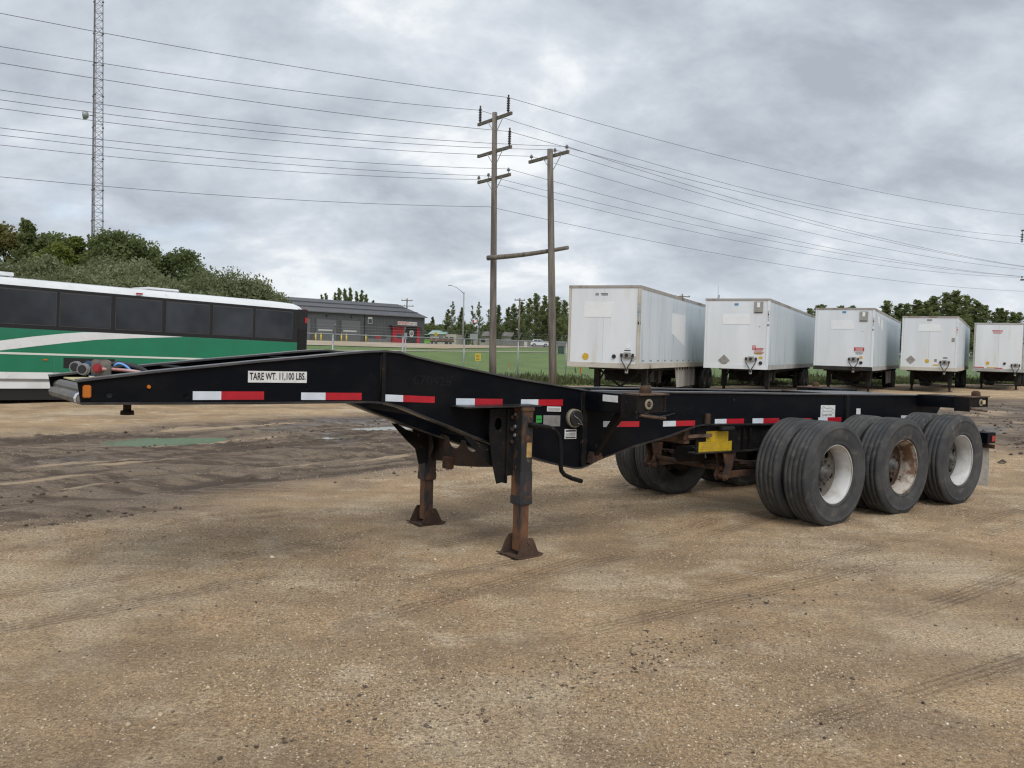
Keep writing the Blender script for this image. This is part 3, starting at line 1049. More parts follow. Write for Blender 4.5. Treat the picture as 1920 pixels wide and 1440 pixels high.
    cat = [(4.40, 1.055), (4.43, 1.085), (4.425, 1.105), (4.405, 1.118), (4.42, 1.134), (4.445, 1.130), (4.47, 1.115), (4.53, 1.112), (4.58, 1.118),
           (4.61, 1.100), (4.645, 1.075)]
    MB().tube([(x, Y - .0012, z) for x, z in cat], .0022, 4).build('animal_outline', M['greyink'], b)
    MB().tube([(x, Y - .0012, z) for x, z in ((4.43, 1.085), (4.47, 1.075), (4.50, 1.083), (4.55, 1.075), (4.575, 1.09), (4.60, 1.07), (4.64, 1.05))],
              .0022, 4).build('animal_outline', M['greyink'], b)
    quad([(5.10, 1.03), (5.185, 1.028), (5.185, 1.096), (5.10, 1.098)], 'paper_label', M['sticker'])
    # document tube end
    dt = MB().cyl((.702, -.55, 1.102), (.702, -.595, 1.102), .082, .080, n=28).build('document_tube', M['beigering'], T)
    MB().cyl((.702, -.594, 1.102), (.702, -.618, 1.102), .070, .066, n=28).build('tube_cap', M['plastic'], dt)
    MB().tube([(.66, -.622, 1.13), (.72, -.626, 1.09), (.755, -.63, 1.045), (.70, -.628, 1.06)], .0028, 5).build('wire_bail', M['alu'], dt)

    # ---- landing gear
    LG = empty('landing_gear')
    LG.parent = T
    LG.rotation_euler = (0, 0, 0)
    for cx, cy, s in ((.05, -.70, -1), (.02, .75, 1)):
        leg = MB()
        leg.box(cx - .058, cx + .058, cy - .058, cy + .058, .425, 1.20)
        leg.box(cx - .066, cx + .066, cy - .066, cy + .066, 1.19, 1.222)
        for zz in (1.14, 1.07, 1.00):
            leg.cyl((cx + .03, cy + s * .058, zz), (cx + .03, cy + s * .068, zz), .014, n=8)
        lo = leg.build('leg', M['legblack'], LG, bevel=.004)
        MB().box(cx - .061, cx + .061, cy - .061, cy + .061, .50, .70 if s < 0 else .82).build('rust_sleeve', M['rustleg'], lo)
        MB().box(cx - .066, cx + .066, cy - .066, cy + .066, .43, .50).build('collar', M['rustleg'], lo, bevel=.004)
        MB().box(cx - .047, cx + .047, cy - .047, cy + .047, .05, .43).build('inner_tube', M['rustleg'], lo, bevel=.004)
        ft = MB()
        # dished pad with upturned edges
        ft.add([(cx + a, cy + b_, z) for a, b_, z in ((-.145, -.13, .022), (-.09, -.13, .004), (.09, -.13, .004), (.145, -.13, .022),
                                                     (-.145, .13, .022), (-.09, .13, .004), (.09, .13, .004), (.145, .13, .022),
                                                     (-.145, -.13, .032), (-.09, -.13, .016), (.09, -.13, .016), (.145, -.13, .032),
                                                     (-.145, .13, .032), (-.09, .13, .016), (.09, .13, .016), (.145, .13, .032))],
               [(0, 4, 5, 1), (1, 5, 6, 2), (2, 6, 7, 3), (8, 9, 13, 12), (9, 10, 14, 13), (10, 11, 15, 14), (0, 1, 9, 8), (1, 2, 10, 9), (2, 3, 11, 10),
                (4, 12, 13, 5), (5, 13, 14, 6), (6, 14, 15, 7), (0, 8, 12, 4), (3, 7, 15, 11)])
        fo = ft.build('foot', M['rustfoot'], lo)
        for yy in (-.115, .105):
            MB().prism([(cx - .115, .018), (cx + .115, .018), (cx + .058, .135), (cx + .035, .165), (cx - .035, .165), (cx - .058, .135)], 'y',
                       cy + yy, cy + yy + .010, [[(cx + .016 * math.cos(t * PI / 6), .128 + .016 * math.sin(t * PI / 6)) for t in range(12)]]).build(
                           'foot_gusset', M['rustfoot'], lo)
        MB().cyl((cx, cy - .13, .128), (cx, cy + .125, .128), .012, n=10).build('foot_pin', M['rustfoot'], lo)
        # mounting bracket between girder and leg
        ya, yb = sorted((s * .575, s * .665))
        br = MB()
        ring = [(-.16 + .036 * math.cos(2 * PI * i / 16), 1.085 + .05 * math.sin(2 * PI * i / 16)) for i in range(16)]
        br.prism([(-.245, 1.208), (-.085, 1.208), (-.085, .61), (-.16, .60), (-.215, .80), (-.245, 1.0)], 'y', ya + .02, ya + .032, [ring])
        br.box(-.085, -.072, ya, yb, .60, 1.208)
        br.box(-.072, -.01, ya + .01, yb - .005, .66, 1.205)
        br.build('bracket', M['black2'], LG)
        wing = [(-.455, .99), (-.40, .985), (-.31, .93), (-.24, .905), (-.19, .91), (-.17, .75), (-.20, .745), (-.30, .83), (-.37, .90)]
        MB().prism(wing, 'y', s * .60, s * .59).build('wing_gusset', M['black2'], LG)
        # bolts
        for zz in (1.14, 1.04, .94):
            MB().cyl((-.045, s * .665, zz), (-.045, s * .682, zz), .016, n=6).build('bolt', M['rustdark'], LG)
        ya, yb = sorted((s * .552, s * .755))
        MB().box(-.56, .19, ya, yb, 1.226, 1.236).build('shelf_plate', M['flange'], LG)
    # cross brace with scalloped plates between the legs
    scal = [(-.62, .88), (-.45, .88)]
    for c in (-.28, .0, .28):
        for i in range(7):
            t = PI + PI * i / 6
            scal.append((c + .11 * math.cos(t) * 1.0, .86 + .085 * math.sin(t)))
    scal += [(.45, .88), (.66, .88), (.66, .62), (.45, .64), (.25, .62), (-.1, .655), (-.45, .70), (-.62, .70)]
    MB().prism(scal, 'x', .02, .03).build('cross_brace', M['rustdark'], LG)
    MB().prism([(.56, 1.05), (.70, 1.05), (.70, .60), (.60, .62), (.52, .75)], 'x', -.07, -.055).build('cross_brace', M['rustdark'], LG)
    MB().box(-.03, .03, .30, .40, .585, .69).build('brace_box', M['rust'], LG)
    MB().cyl((.0, -.64, 1.08), (.0, .70, 1.08), .016, n=10).build('cross_shaft', M['rustdark'], LG)
    # crank handle
    MB().tube([(.06, -.76, 1.082), (.10, -.80, 1.080), (.16, -.80, 1.070), (.245, -.80, 1.055), (.305, -.80, 1.030), (.345, -.80, .985), (.362, -.80, .93),
               (.374, -.80, .85), (.374, -.80, .74), (.385, -.80, .69), (.42, -.80, .655), (.50, -.80, .62), (.61, -.80, .588)], .019, 10).build(
                   'crank_handle', M['black2'], LG)
    MB().cyl((.06, -.755, 1.082), (.125, -.80, 1.076), .022, n=10).build('crank_joint', M['rust'], LG)
    MB().box(.045, .095, -.762, -.7585, .815, .935).build('leg_label', M['ambersticker'], LG)
    MB().box(.030, .100, -.7617, -.7583, .94, 1.00).build('rust_patch', M['rust'], LG)
    for zz, w in ((1.16, .014), (1.06, .016), (.99, .015)):
        MB().cyl((-.008, -.70 + .03, zz), (-.018, -.70 + .03, zz), w, n=10).build('bolt', M['alu'], LG)

    # ---- container bolsters
    def bolster(x0, x1, zt, zb, lock_x, front):
        for s in (-1, 1):
            ya, yb = sorted((s * .5505, s * 1.03))
            B_ = MB().box(x0, x1, ya, yb, zb, zt).build('bolster', M['black'], T, bevel=.004)
            if s < 0:
                near = B_
            y0, y1 = s * 1.03, s * 1.215
            ya, yb = min(y0, y1), max(y0, y1)
            eb = MB()
            eb.box(x0 - .01, x1 + .02, ya, yb - (0), zb + .02, zb + .03)
            eb.box(x0 - .008, x0 + .01, ya, yb, zb - .03, zt)
            eb.box(x1 - .01, x1 + .008, ya, yb, zb + .03, zt)
            eb.box(x0 + .01, x1 - .01, min(s * 1.195, s * 1.205), max(s * 1.195, s * 1.205), zb + .03, zt)
            e = eb.build('bolster_end', M['black2'], B_)
            MB().box(x0 + .02, x1 + .035, min(ya - .0, yb) - .01, max(ya, yb) + .02, zt, zt + .012).build('lock_plate', M['rusttan'], B_)
            tl = MB()
            tl.lathe([(.052, 0), (.052, .028), (.047, .046), (.03, .062), (.0, .066)], (lock_x, s * 1.13, zt + .012), 'z', 16)
            tl.build('twist_lock', M['rust'], B_)
            rg = MB()
            yo = s * 1.206
            rg.lathe([(.022, 0), (.045, 0), (.045, s * .012), (.022, s * .012)], (lock_x - .04, yo, (zt + zb) / 2 + .005), 'y', 20, close=True)
            rg.build('lock_ring', M['beigering'], B_)
            MB().cyl((lock_x - .04, yo - s * .01, (zt + zb) / 2 + .005), (lock_x - .04, yo + s * .02, (zt + zb) / 2 + .005), .016, n=12).build(
                'lock_shaft', M['rust'], B_)
            MB().tube([(x0 + .05, s * 1.2, zb - .0), (lock_x, s * 1.2, zb - .02), (x1 + .02, s * 1.2, zb - .035)], .013, 8).build('lock_handle', M['rusttan'], B_)
        return near
    mb_ = bolster(.825, 1.155, 1.338, 1.175, 1.0, True)
    MB().box(.8215, .8245, -.985, -.80, 1.265, 1.322).build('white_sticker', M['sticker'], mb_)
    rb_ = bolster(6.45, 6.90, 1.252, 1.110, 6.77, False)
    MB().box(6.72, 6.86, -1.209, -1.206, 1.165, 1.215).build('serial_plate', M['palewood'], rb_)
    # diagonal struts under the front bolster
    for s in (-1, 1):
        MB().bar((.95, s * .90, 1.17), (.93, s * .575, .76), .06, .05, (1, 0, 0)).build('strut', M['black2'], T)
        ya, yb = sorted((s * .552, s * .62))
        MB().prism([(.88, .70), (1.02, .735), (.99, .79), (.90, .80)], 'y', ya, yb).build('strut_foot', M['rust'], T)
    # air hose hanging behind the bolster end
    MB().tube([(1.5, -.60, 1.14), (1.62, -.60, 1.105), (1.75, -.585, 1.09), (1.88, -.575, 1.10), (1.98, -.562, 1.115)], .007, 6).build('air_hose', M['plastic'], T)
    MB().box(2.42, 2.49, -.575, -.553, .995, 1.10).build('side_lamp_bracket', M['rust'], T, bevel=.003)
    MB().box(2.64, 2.85, -.60, -.553, .925, .965).build('side_bumper', M['plastic'], T, bevel=.01)
    MB().cyl((2.86, -.553, 1.23), (2.86, -.558, 1.23), .01, n=8).build('rust_spot', M['rust'], T)

    # ---- running gear: sub frame
    for s in (-1, 1):
        ya, yb = sorted((s * .50, s * .51))
        sf = MB()
        sf.prism([(2.36, .955), (6.95, .895), (6.95, .655), (2.36, .70)], 'y', ya, yb)
        r = sf.build('sub_frame_rail', M['black2'], T)
        ya, yb = sorted((s * .46, s * .575))
        MB().ribbon([(2.30, .715), (6.95, .66)], ya, yb, .012).build('rail_flange', M['flange'], r)
        for x in (3.05, 3.16):
            ya, yb = sorted((s * .511, s * .545))
            MB().box(x, x + .02, ya, yb, .715, .93).build('rail_rib', M['black2'], r)
    MB().box(2.20, 2.28, -.50, .50, .80, .95).build('front_cross_channel', M['rusttan'], T, bevel=.006)
    MB().box(2.17, 2.32, -.52, -.44, .845, .885).build('channel_tab', M['rust'], T)
    MB().box(2.21, 2.56, -.545, -.52, .862, .892).build('slide_handle', M['rusttan'], T)
    # yellow warning stickers
    for x0, x1, z0, z1 in ((2.507, 2.69, .812, .915), (2.692, 2.845, .806, .908), (2.40, 2.747, .703, .811), (2.749, 2.905, .698, .805)):
        p = MB().box(x0, x1, -.5135, -.5105, z0, z1).build('warning_sticker', M['yellow'], T)
        k = 0
        zz = z1 - .018
        while zz > z0 + .012:
            MB().box(x0 + .012, x1 - .02 - .03 * ((k * 7) % 3), -.5147, -.5137, zz, zz + .002).build('print_line', M['ambersticker'], p)
            zz -= .02
            k += 1
    # hangers, springs, axles, brake chambers
    HX = (2.80, 4.16, 5.43, 6.70)
    AX = (3.525, 4.795, 6.07)
    for s in (-1, 1):
        for x in HX:
            hg = MB()
            for dy in (-.055, .045):
                hg.prism([(x - .07, .69), (x + .10, .69), (x + .085, .56), (x + .02, .42), (x - .045, .40), (x - .075, .45), (x - .03, .55)], 'y',
                         s * .50 + dy, s * .50 + dy + .012)
            h = hg.build('spring_hanger', M['rust'], T)
            MB().cyl((x - .03, s * .50 - .08, .44), (x - .03, s * .50 + .08, .44), .022, n=10).build('hanger_pin', M['rust'], h)
            MB().cyl((x + .02, s * .50 - .05, .60), (x + .02, s * .50 + .05, .60), .018, n=10).build('hanger_pin', M['rust'], h)
        for x in AX:
            sp = MB()
            for k in range(3):
                pts = [(x + d, .625 - .055 * (d / .62) ** 2 * -1 - .02 * k - .06) for d in (-.62 + .12 * k, -.3, 0, .3, .62 - .12 * k)]
                sp.ribbon(pts, s * .50 - .038, s * .50 + .038, .017)
            sp.build('leaf_spring', M['rustdark'], T)
            MB().bar((x - .74, s * .50, .45), (x - .02, s * .50, .47), .05, .06).build('torque_rod', M['rust'], T)
            MB().box(x - .08, x + .08, s * .50 - .06, s * .50 + .06, .42, .545).build('axle_seat', M['rustdark'], T)
    MB().cyl((2.82, -.5, .52), (2.82, .5, .52), .03, n=12).build('spreader_tube', M['rust'], T)
    for x in AX:
        a = MB().cyl((x, -1.02, .51), (x, 1.02, .51), .064, n=18).build('axle', M['rustdark'], T)
        for s in (-1, 1):
            MB().cyl((x - .19, s * .30, .60), (x - .05, s * .30, .62), .075, n=16).build('brake_chamber', M['black2'], a)
            MB().cyl((x - .05, s * .30, .62), (x + .08, s * .30, .64), .082, .07, n=16).build('brake_chamber', M['plastic'], a)
            MB().cyl((x, s * .68, .51), (x, s * .72, .51), .21, n=24).build('brake_drum', M['rustdark'], a)
    MB().tube([(2.95, -.2, .70), (3.05, -.22, .64), (3.12, -.25, .60), (3.2, -.25, .62)], .010, 6).build('air_hose', M['redglad'], T)
    MB().tube([(2.55, -.25, .72), (2.66, -.28, .71), (2.74, -.3, .67), (2.76, -.3, .61)], .010, 6).build('air_hose', M['greyplug'], T)
    MB().cyl((2.45, -.22, .66), (2.98, -.22, .64), .085, n=18).build('air_tank', M['black2'], T)

    # ---- wheels
    R0, HW = .528, .140
    side = [(.297, .105), (.306, .124), (.318, .133), (.322, .129), (.345, .138), (.385, .144), (.43, .146), (.462, .144), (.466, .147), (.472, .147), (.476, .142), (.498, .136), (.514, .126), (.522, .117)]
    half = list(side)
    tread = []
    xs = [.116]
    for gpos in (.080, .030):
        tread += [(R0, gpos + .005), (R0 - .008, gpos + .003), (R0 - .008, gpos - .003), (R0, gpos - .005)]
    prof = half + [(R0 - .002, .112)] + tread
    full = prof + [(r, -w) for r, w in reversed(prof)]
    tyre_me = MB().lathe(full, (0, 0, 0), 'y', 72).mesh('tyre')
    # sharpen grooves by keeping flat shading on tread
    tyre_me.materials.append(M['tyre'])

    def rim_me(mat, nm):
        mb = MB()
        mb.lathe([(.290, -.112), (.300, -.116), (.302, -.108), (.288, -.100), (.279, -.092), (.274, -.06), (.262, -.045), (.258, .05), (.262, .075),
                  (.285, .10), (.298, .108)], (0, 0, 0), 'y', 56)
        me = mb.mesh('rim')
        me.materials.append(mat)
        return me
    rims = {'w': rim_me(M['rimwhite'], 'w'), 'r': rim_me(M['rimrust'], 'r'), 'd': rim_me(M['rimdark'], 'd')}
    disc_dark = None
    disc = MB()
    outer = [(.259 * math.cos(2 * PI * i / 48), .259 * math.sin(2 * PI * i / 48)) for i in range(48)]
    hh = []
    for k in range(5):
        a = 2 * PI * (k + .35) / 5
        cx, cz = .195 * math.cos(a), .195 * math.sin(a)
        hh.append([(cx + .034 * math.cos(2 * PI * i / 14), cz + .034 * math.sin(2 * PI * i / 14)) for i in range(14)])
    disc.prism(outer, 'y', .060, .072, hh)
    disc.lathe([(.150, .06), (.142, .045), (.12, .038), (.0, .038)], (0, 0, 0), 'y', 32)
    disc_me = disc.mesh('disc')
    disc_me.materials.append(M['rimdisc'])
    disc_rust = disc_me.copy()
    disc_rust.materials.clear()
    disc_rust.materials.append(M['rust'])
    hubm = MB()
    hubm.lathe([(.085, .04), (.085, .015), (.072, -.005), (.056, -.012), (.046, -.014), (.046, -.034), (.038, -.042), (0, -.042)], (0, 0, 0), 'y', 28)
    for k in range(10):
        a = 2 * PI * k / 10
        hubm.cyl((.12 * math.cos(a), .04, .12 * math.sin(a)), (.12 * math.cos(a), .012, .12 * math.sin(a)), .013, n=6, smooth=False)
    hub_me = hubm.mesh('hub')
    hub_me.materials.append(M['hub'])
    for i, x in enumerate(AX):
        for s in (-1, 1):
            for which in ('outer', 'inner'):
                y = s * (1.205 if which == 'outer' else .865)
                w = link('wheel', tyre_me, None, T)
                w.location = (x, y, R0 - .004)
                w.rotation_euler = (0, random.uniform(0, 6), 0)
                if which == 'outer' and s > 0 or which == 'inner' and s < 0:
                    w.rotation_euler = (0, random.uniform(0, 6), PI)
                kind = 'r' if i == 1 else 'w'
                if s < 0 and which == 'outer':
                    w['label'] = ('dusty tyre on a white rim', 'dusty tyre on a rusty white rim', 'rear tyre on a clean white rim')[i]
                near = s < 0 and which == 'outer'
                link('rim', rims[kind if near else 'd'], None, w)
                link('disc', disc_rust if kind == 'r' else disc_me, None, w)
                if which == 'outer':
                    link('hub', hub_me, None, w)
    # rear lamp beam and mud flaps
    rb = MB().box(6.98, 7.20, -1.20, 1.20, .665, .80).build('rear_beam', M['black'], T, bevel=.005)
    for s in (-1, 1):
        ya, yb = sorted((s * 1.201, s * 1.208))
        MB().box(7.09, 7.17, ya, yb, .69, .76).build('tail_lamp', M['redlens'], rb)
        MB().box(7.201, 7.215, s * 1.05 - .05, s * 1.05 + .05, .69, .77).build('tail_lamp', M['redlens'], rb)
        fl = MB()
        n = 8
        vs = []
        for k in range(n + 1):
            z = .66 - .54 * k / n
            x = 7.06 + .03 * math.sin(k / n * 2.2)
            for yy in (s * .74, s * 1.185):
                vs += [(x, yy, z), (x + .008, yy, z)]
        fs = []
        for k in range(n):
            o = k * 4
            fs += [(o, o + 4, o + 6, o + 2), (o + 1, o + 3, o + 7, o + 5), (o, o + 1, o + 5, o + 4), (o + 2, o + 6, o + 7, o + 3)]
        fl.add(vs, fs, True)
        f = fl.build('mud_flap', M['flap'], T)
        MB().box(7.045, 7.058, s * 1.16 - .1, s * 1.16 + .1, .605, .655).build('flap_clamp', M['rust'], f)
    return T


build_chassis()

# ------------------------------------------------------------------ coach bus
M['buswhite'] = pmat('bus_white', (.74, .76, .77), (.62, .63, .62), 1.2, .45, .75, rough=.32, coat=.3, c3=(.46, .43, .38), s3=3.5, lo3=.60, hi3=.82)
M['busgreen'] = pmat('bus_green', (.002, .190, .095), (.003, .155, .078), 1.1, .4, .7, rough=.28, coat=.4, bump=.03, bscale=1.2, c3=(.03, .14, .085), s3=4, lo3=.58, hi3=.8)
M['busblack'] = pmat('bus_black_trim', (.010, .010, .011), rough=.45)
M['busglass'] = pmat('bus_glass', (.006, .007, .010), (.034, .038, .046), .55, .42, .68, rough=.05, spec=.5, bump=.06, bscale=.9, detail=3)  # paler blotches in the colour stand in for reflections on the panes
M['busframe'] = pmat('bus_window_frame', (.055, .055, .055), rough=.5)
M['busgrey'] = pmat('bus_skirt_grey', (.16, .155, .15), (.24, .22, .20), 3, rough=.6)
M['busstripe'] = pmat('bus_pale_stripe', (.66, .70, .64), rough=.35)


def build_bus():
    # local x: towards the rear is +x (viewer's right), +y into the bus, origin at its rear near corner on the ground
    T = empty('coach_bus', (-6.60, 27.2, -.10), math.atan2(.766, .643), 'white and green coach bus with tinted windows parked behind the trailer', 'bus')
    T.rotation_euler = (0, .020, math.atan2(.766, .643))
    L, W = 13.6, 2.6
    dz = .10
    zb, zr, zt = .205 + dz, 2.70 + dz, 2.945 + dz
    body = MB()
    # cross section with slightly rounded roof shoulders
    sec = [(0, zb), (0, 2.60 + dz), (.03, zr), (.10, 2.80 + dz), (.30, 2.905 + dz), (.7, zt), (W / 2, zt + .03), (W - .7, zt), (W - .30, 2.905 + dz), (W - .10, 2.80 + dz), (W - .03, zr), (W, 2.60 + dz), (W, zb)]
    stations = [(-L, .10, .08), (-L + .25, 0, .02), (-.9, 0, 0), (-.35, .01, .015), (-.12, .04, .07), (0.0, .10, .17)]
    vs, fs = [], []
    n = len(sec)
    for x, ins, drop in stations:
        for y, z in sec:
            yy = ins + y * (W - 2 * ins) / W
            zz = z - (drop if z > 2.6 else 0)
            vs.append((x, yy, zz))
    for i in range(len(stations) - 1):
        for k in range(n):
            fs.append((i * n + k, (i + 1) * n + k, (i + 1) * n + (k + 1) % n, i * n + (k + 1) % n))
    fs += [tuple(range(n)), tuple(reversed(range((len(stations) - 1) * n, len(stations) * n)))]
    body.add(vs, fs)
    B = body.build('body', M['buswhite'], T)
    # roof skin in white, window band and green side skin laid on the body
    e = -.006

    def panel(pts, name, mat, par=T, y=e, th=.006):
        mb = MB()
        mb.prism(pts, 'y', y, y + th)
        return mb.build(name, mat, par)
    band = panel([(-L + .1, 1.67 + dz), (-.37, 1.67 + dz), (-.37, 2.705 + dz), (-L + .1, 2.705 + dz)], 'window_band', M['busblack'], T)
    # windows: pitch about 1.41 m
    edges = [(-.555, -1.915), (-1.975, -3.32), (-3.40, -4.74), (-4.83, -6.14), (-6.23, -7.54), (-7.59, -8.98), (-9.05, -10.42), (-10.5, -11.85), (-11.93, -13.1)]
    for x1, x0 in edges:
        fr = panel([(x0 + .012, 1.765 + dz), (x1 - .012, 1.765 + dz), (x1 - .012, 2.625 + dz), (x0 + .012, 2.625 + dz)], 'window_frame', M['busframe'], band, -.013, .007)
        w = panel([(x0 + .03, 1.79 + dz), (x1 - .03, 1.79 + dz), (x1 - .03, 2.60 + dz), (x0 + .03, 2.60 + dz)], 'window', M['busglass'], band, -.019, .006)
    # green side below the windows
    side = panel([(-L + .1, 1.085 + dz), (-.37, 1.085 + dz), (-.37, 1.668 + dz), (-L + .1, 1.668 + dz)], 'upper_side_panel', M['busgreen'], T)
    sw_top = [(-8.85, 1.355), (-8.13, 1.485), (-7.38, 1.60), (-6.92, 1.655), (-6.6, 1.667), (-5.6, 1.667), (-4.9, 1.666), (-4.23, 1.664)]
    sw_bot = [(-4.23, 1.660), (-5.6, 1.563), (-6.6, 1.475), (-7.38, 1.360), (-8.13, 1.24), (-8.85, 1.12), (-9.3, 1.086), (-9.9, 1.086)]
    panel([(x, z + dz) for x, z in [(-9.9, 1.17)] + sw_top + sw_bot], 'white_swoosh', M['buswhite'], side, -.0095, .0035)
    panel([(-L + .1, 1.035 + dz), (-.37, 1.035 + dz), (-.37, 1.083 + dz), (-L + .1, 1.083 + dz)], 'pale_stripe', M['busstripe'], T, -.014, .014)
    # luggage doors in the lower side
    panel([(-L + .1, .44 + dz), (-.37, .44 + dz), (-.37, 1.034 + dz), (-L + .1, 1.034 + dz)], 'door_backing', M['busgrey'], T, -.0022, .002)
    doors = [-.37, -1.6, -3.0, -4.4, -6.02, -7.45, -7.62, -9.3, -10.9, -12.2, -L + .1]
    for a, b in zip(doors[:-1], doors[1:]):
        panel([(b + .004, .61 + dz), (a - .004, .61 + dz), (a - .004, 1.03 + dz), (b + .004, 1.03 + dz)], 'luggage_door', M['busgreen'], T)
        panel([(b + .008, .445 + dz), (a - .008, .445 + dz), (a - .008, .606 + dz), (b + .008, .606 + dz)], 'lower_panel', M['buswhite'], T)
    panel([(-7.40, .72 + dz), (-6.1, .72 + dz), (-6.1, .985 + dz), (-7.40, .985 + dz)], 'dark_grille', M['busblack'], T, -.009, .003)
    panel([(-L + .1, .385 + dz), (-.37, .385 + dz), (-.37, .44 + dz), (-L + .1, .44 + dz)], 'rub_rail', M['busgrey'], T, -.02, .02)
    panel([(-L + .1, .205 + dz), (-.37, .205 + dz), (-.37, .383 + dz), (-L + .1, .383 + dz)], 'skirt', M['buswhite'], T)
    MB().box(-L + .3, -.4, .05, W - .05, .02, .22 + dz).build('undercarriage', M['busblack'], T)
    # lamps and details
    for x, z in ((-7.84, .925), (-6.03, .84), (-4.2, .84), (-2.2, .84)):
        MB().box(x - .05, x + .05, -.026, -.006, z - .018 + dz, z + .018 + dz).build('marker_lamp', M['amber'], T)
    MB().box(-5.57, -5.40, -.012, .04, 2.745 + dz, 2.785 + dz).build('marker_lamp', M['redlens'], T)
    MB().box(-.14, -.03, .03, .10, 2.71 + dz, 2.74 + dz).build('marker_lamp', M['redlens'], T)
    rear = panel([(-.37, .6 + dz), (-.005, .6 + dz), (-.005, 2.72 + dz), (-.37, 2.72 + dz)], 'rear_corner_panel', M['busblack'], T, -.008, .008)
    k = 0
    z = 1.30
    while z < 2.12:
        MB().box(-.345, -.03, -.030, -.008, z + dz, z + .028 + dz).build('louvre', M['busblack'], rear)
        z += .055
    MB().box(-.33, -.15, -.014, -.008, 2.28 + dz, 2.52 + dz).build('vent', M['ink'], rear)
    MB().box(-.11, -.012, -.020, -.008, 2.30 + dz, 2.47 + dz).build('tail_lamp', M['redlens'], rear)
    MB().box(-4.85, -3.92, .8, 1.8, zt + .015, zt + .085).build('roof_hatch', M['buswhite'], T, bevel=.02)
    MB().box(-9.2, -8.3, .8, 1.8, zt + .015, zt + .12).build('roof_hatch', M['buswhite'], T, bevel=.02)
    for x in (-2.6, -3.85, -11.0):
        for y in (.12, W - .42):
            wm = MB().lathe([(.28, 0), (.40, -.01), (.5, .02), (.51, .15), (.5, .28), (.4, .3), (.28, .3)], (x, y, .51), 'y', 32)
            w = wm.build('wheel', M['tyre'], T)
            MB().lathe([(.28, .02), (.25, .05), (.12, .08), (0, .05)], (x, y, .51), 'y', 24).build('rim', M['alu'], w)


build_bus()

# ------------------------------------------------------------------ white box trailers
M['vanwhite'] = pmat('van_front_white', (.735, .765, .79), (.63, .665, .69), 1.1, .38, .72, rough=.42, c3=(.60, .57, .50), s3=2.6, lo3=.58, hi3=.8, stretch=(1, 1, .16))
M['vanside'] = pmat('van_side_sheet', (.62, .68, .72), (.53, .60, .65), .8, .4, .7, rough=.28, bump=.25, bscale=1.6, stretch=(.9, 1, .12), spec=.6, c3=(.36, .40, .43), s3=3.2, lo3=.56, hi3=.74)
M['vanpatch'] = pmat('fresh_white_patch', (.78, .795, .805), (.74, .755, .765), 3, rough=.45)
M['rail'] = pmat('van_rail', (.54, .51, .45), (.44, .40, .33), 1.6, rough=.6, c3=(.16, .09, .06), s3=2.3, lo3=.66, hi3=.75, stretch=(.4, .4, 1))
M['railgrey'] = pmat('van_rail_grey', (.42, .42, .41), (.32, .31, .29), 1.6, rough=.55)
M['toprail'] = pmat('van_top_rail', (.34, .315, .285), (.19, .135, .10), 1.2, .5, .65, rough=.7)
M['under'] = pmat('van_underframe', (.016, .015, .014), (.035, .028, .022), 5, rough=.85)
M['dot'] = pmat('yellow_dot', (.62, .40, .03), (.5, .32, .03), 9, rough=.5)
M['placard'] = pmat('grey_placard', (.30, .29, .27), (.22, .21, .20), 8, rough=.6)
M['hatch'] = pmat('grey_hatch', (.33, .32, .29), (.25, .24, .22), 4, rough=.6)
M['skirt'] = pmat('dusty_side_skirt', (.44, .43, .41), (.30, .28, .25), 2, .4, .65, rough=.8, stretch=(1, 1, .2))
M['redprint'] = pmat('red_print', (.45, .03, .03), rough=.5)
M['blueprint'] = pmat('blue_print', (.10, .25, .40), rough=.5)


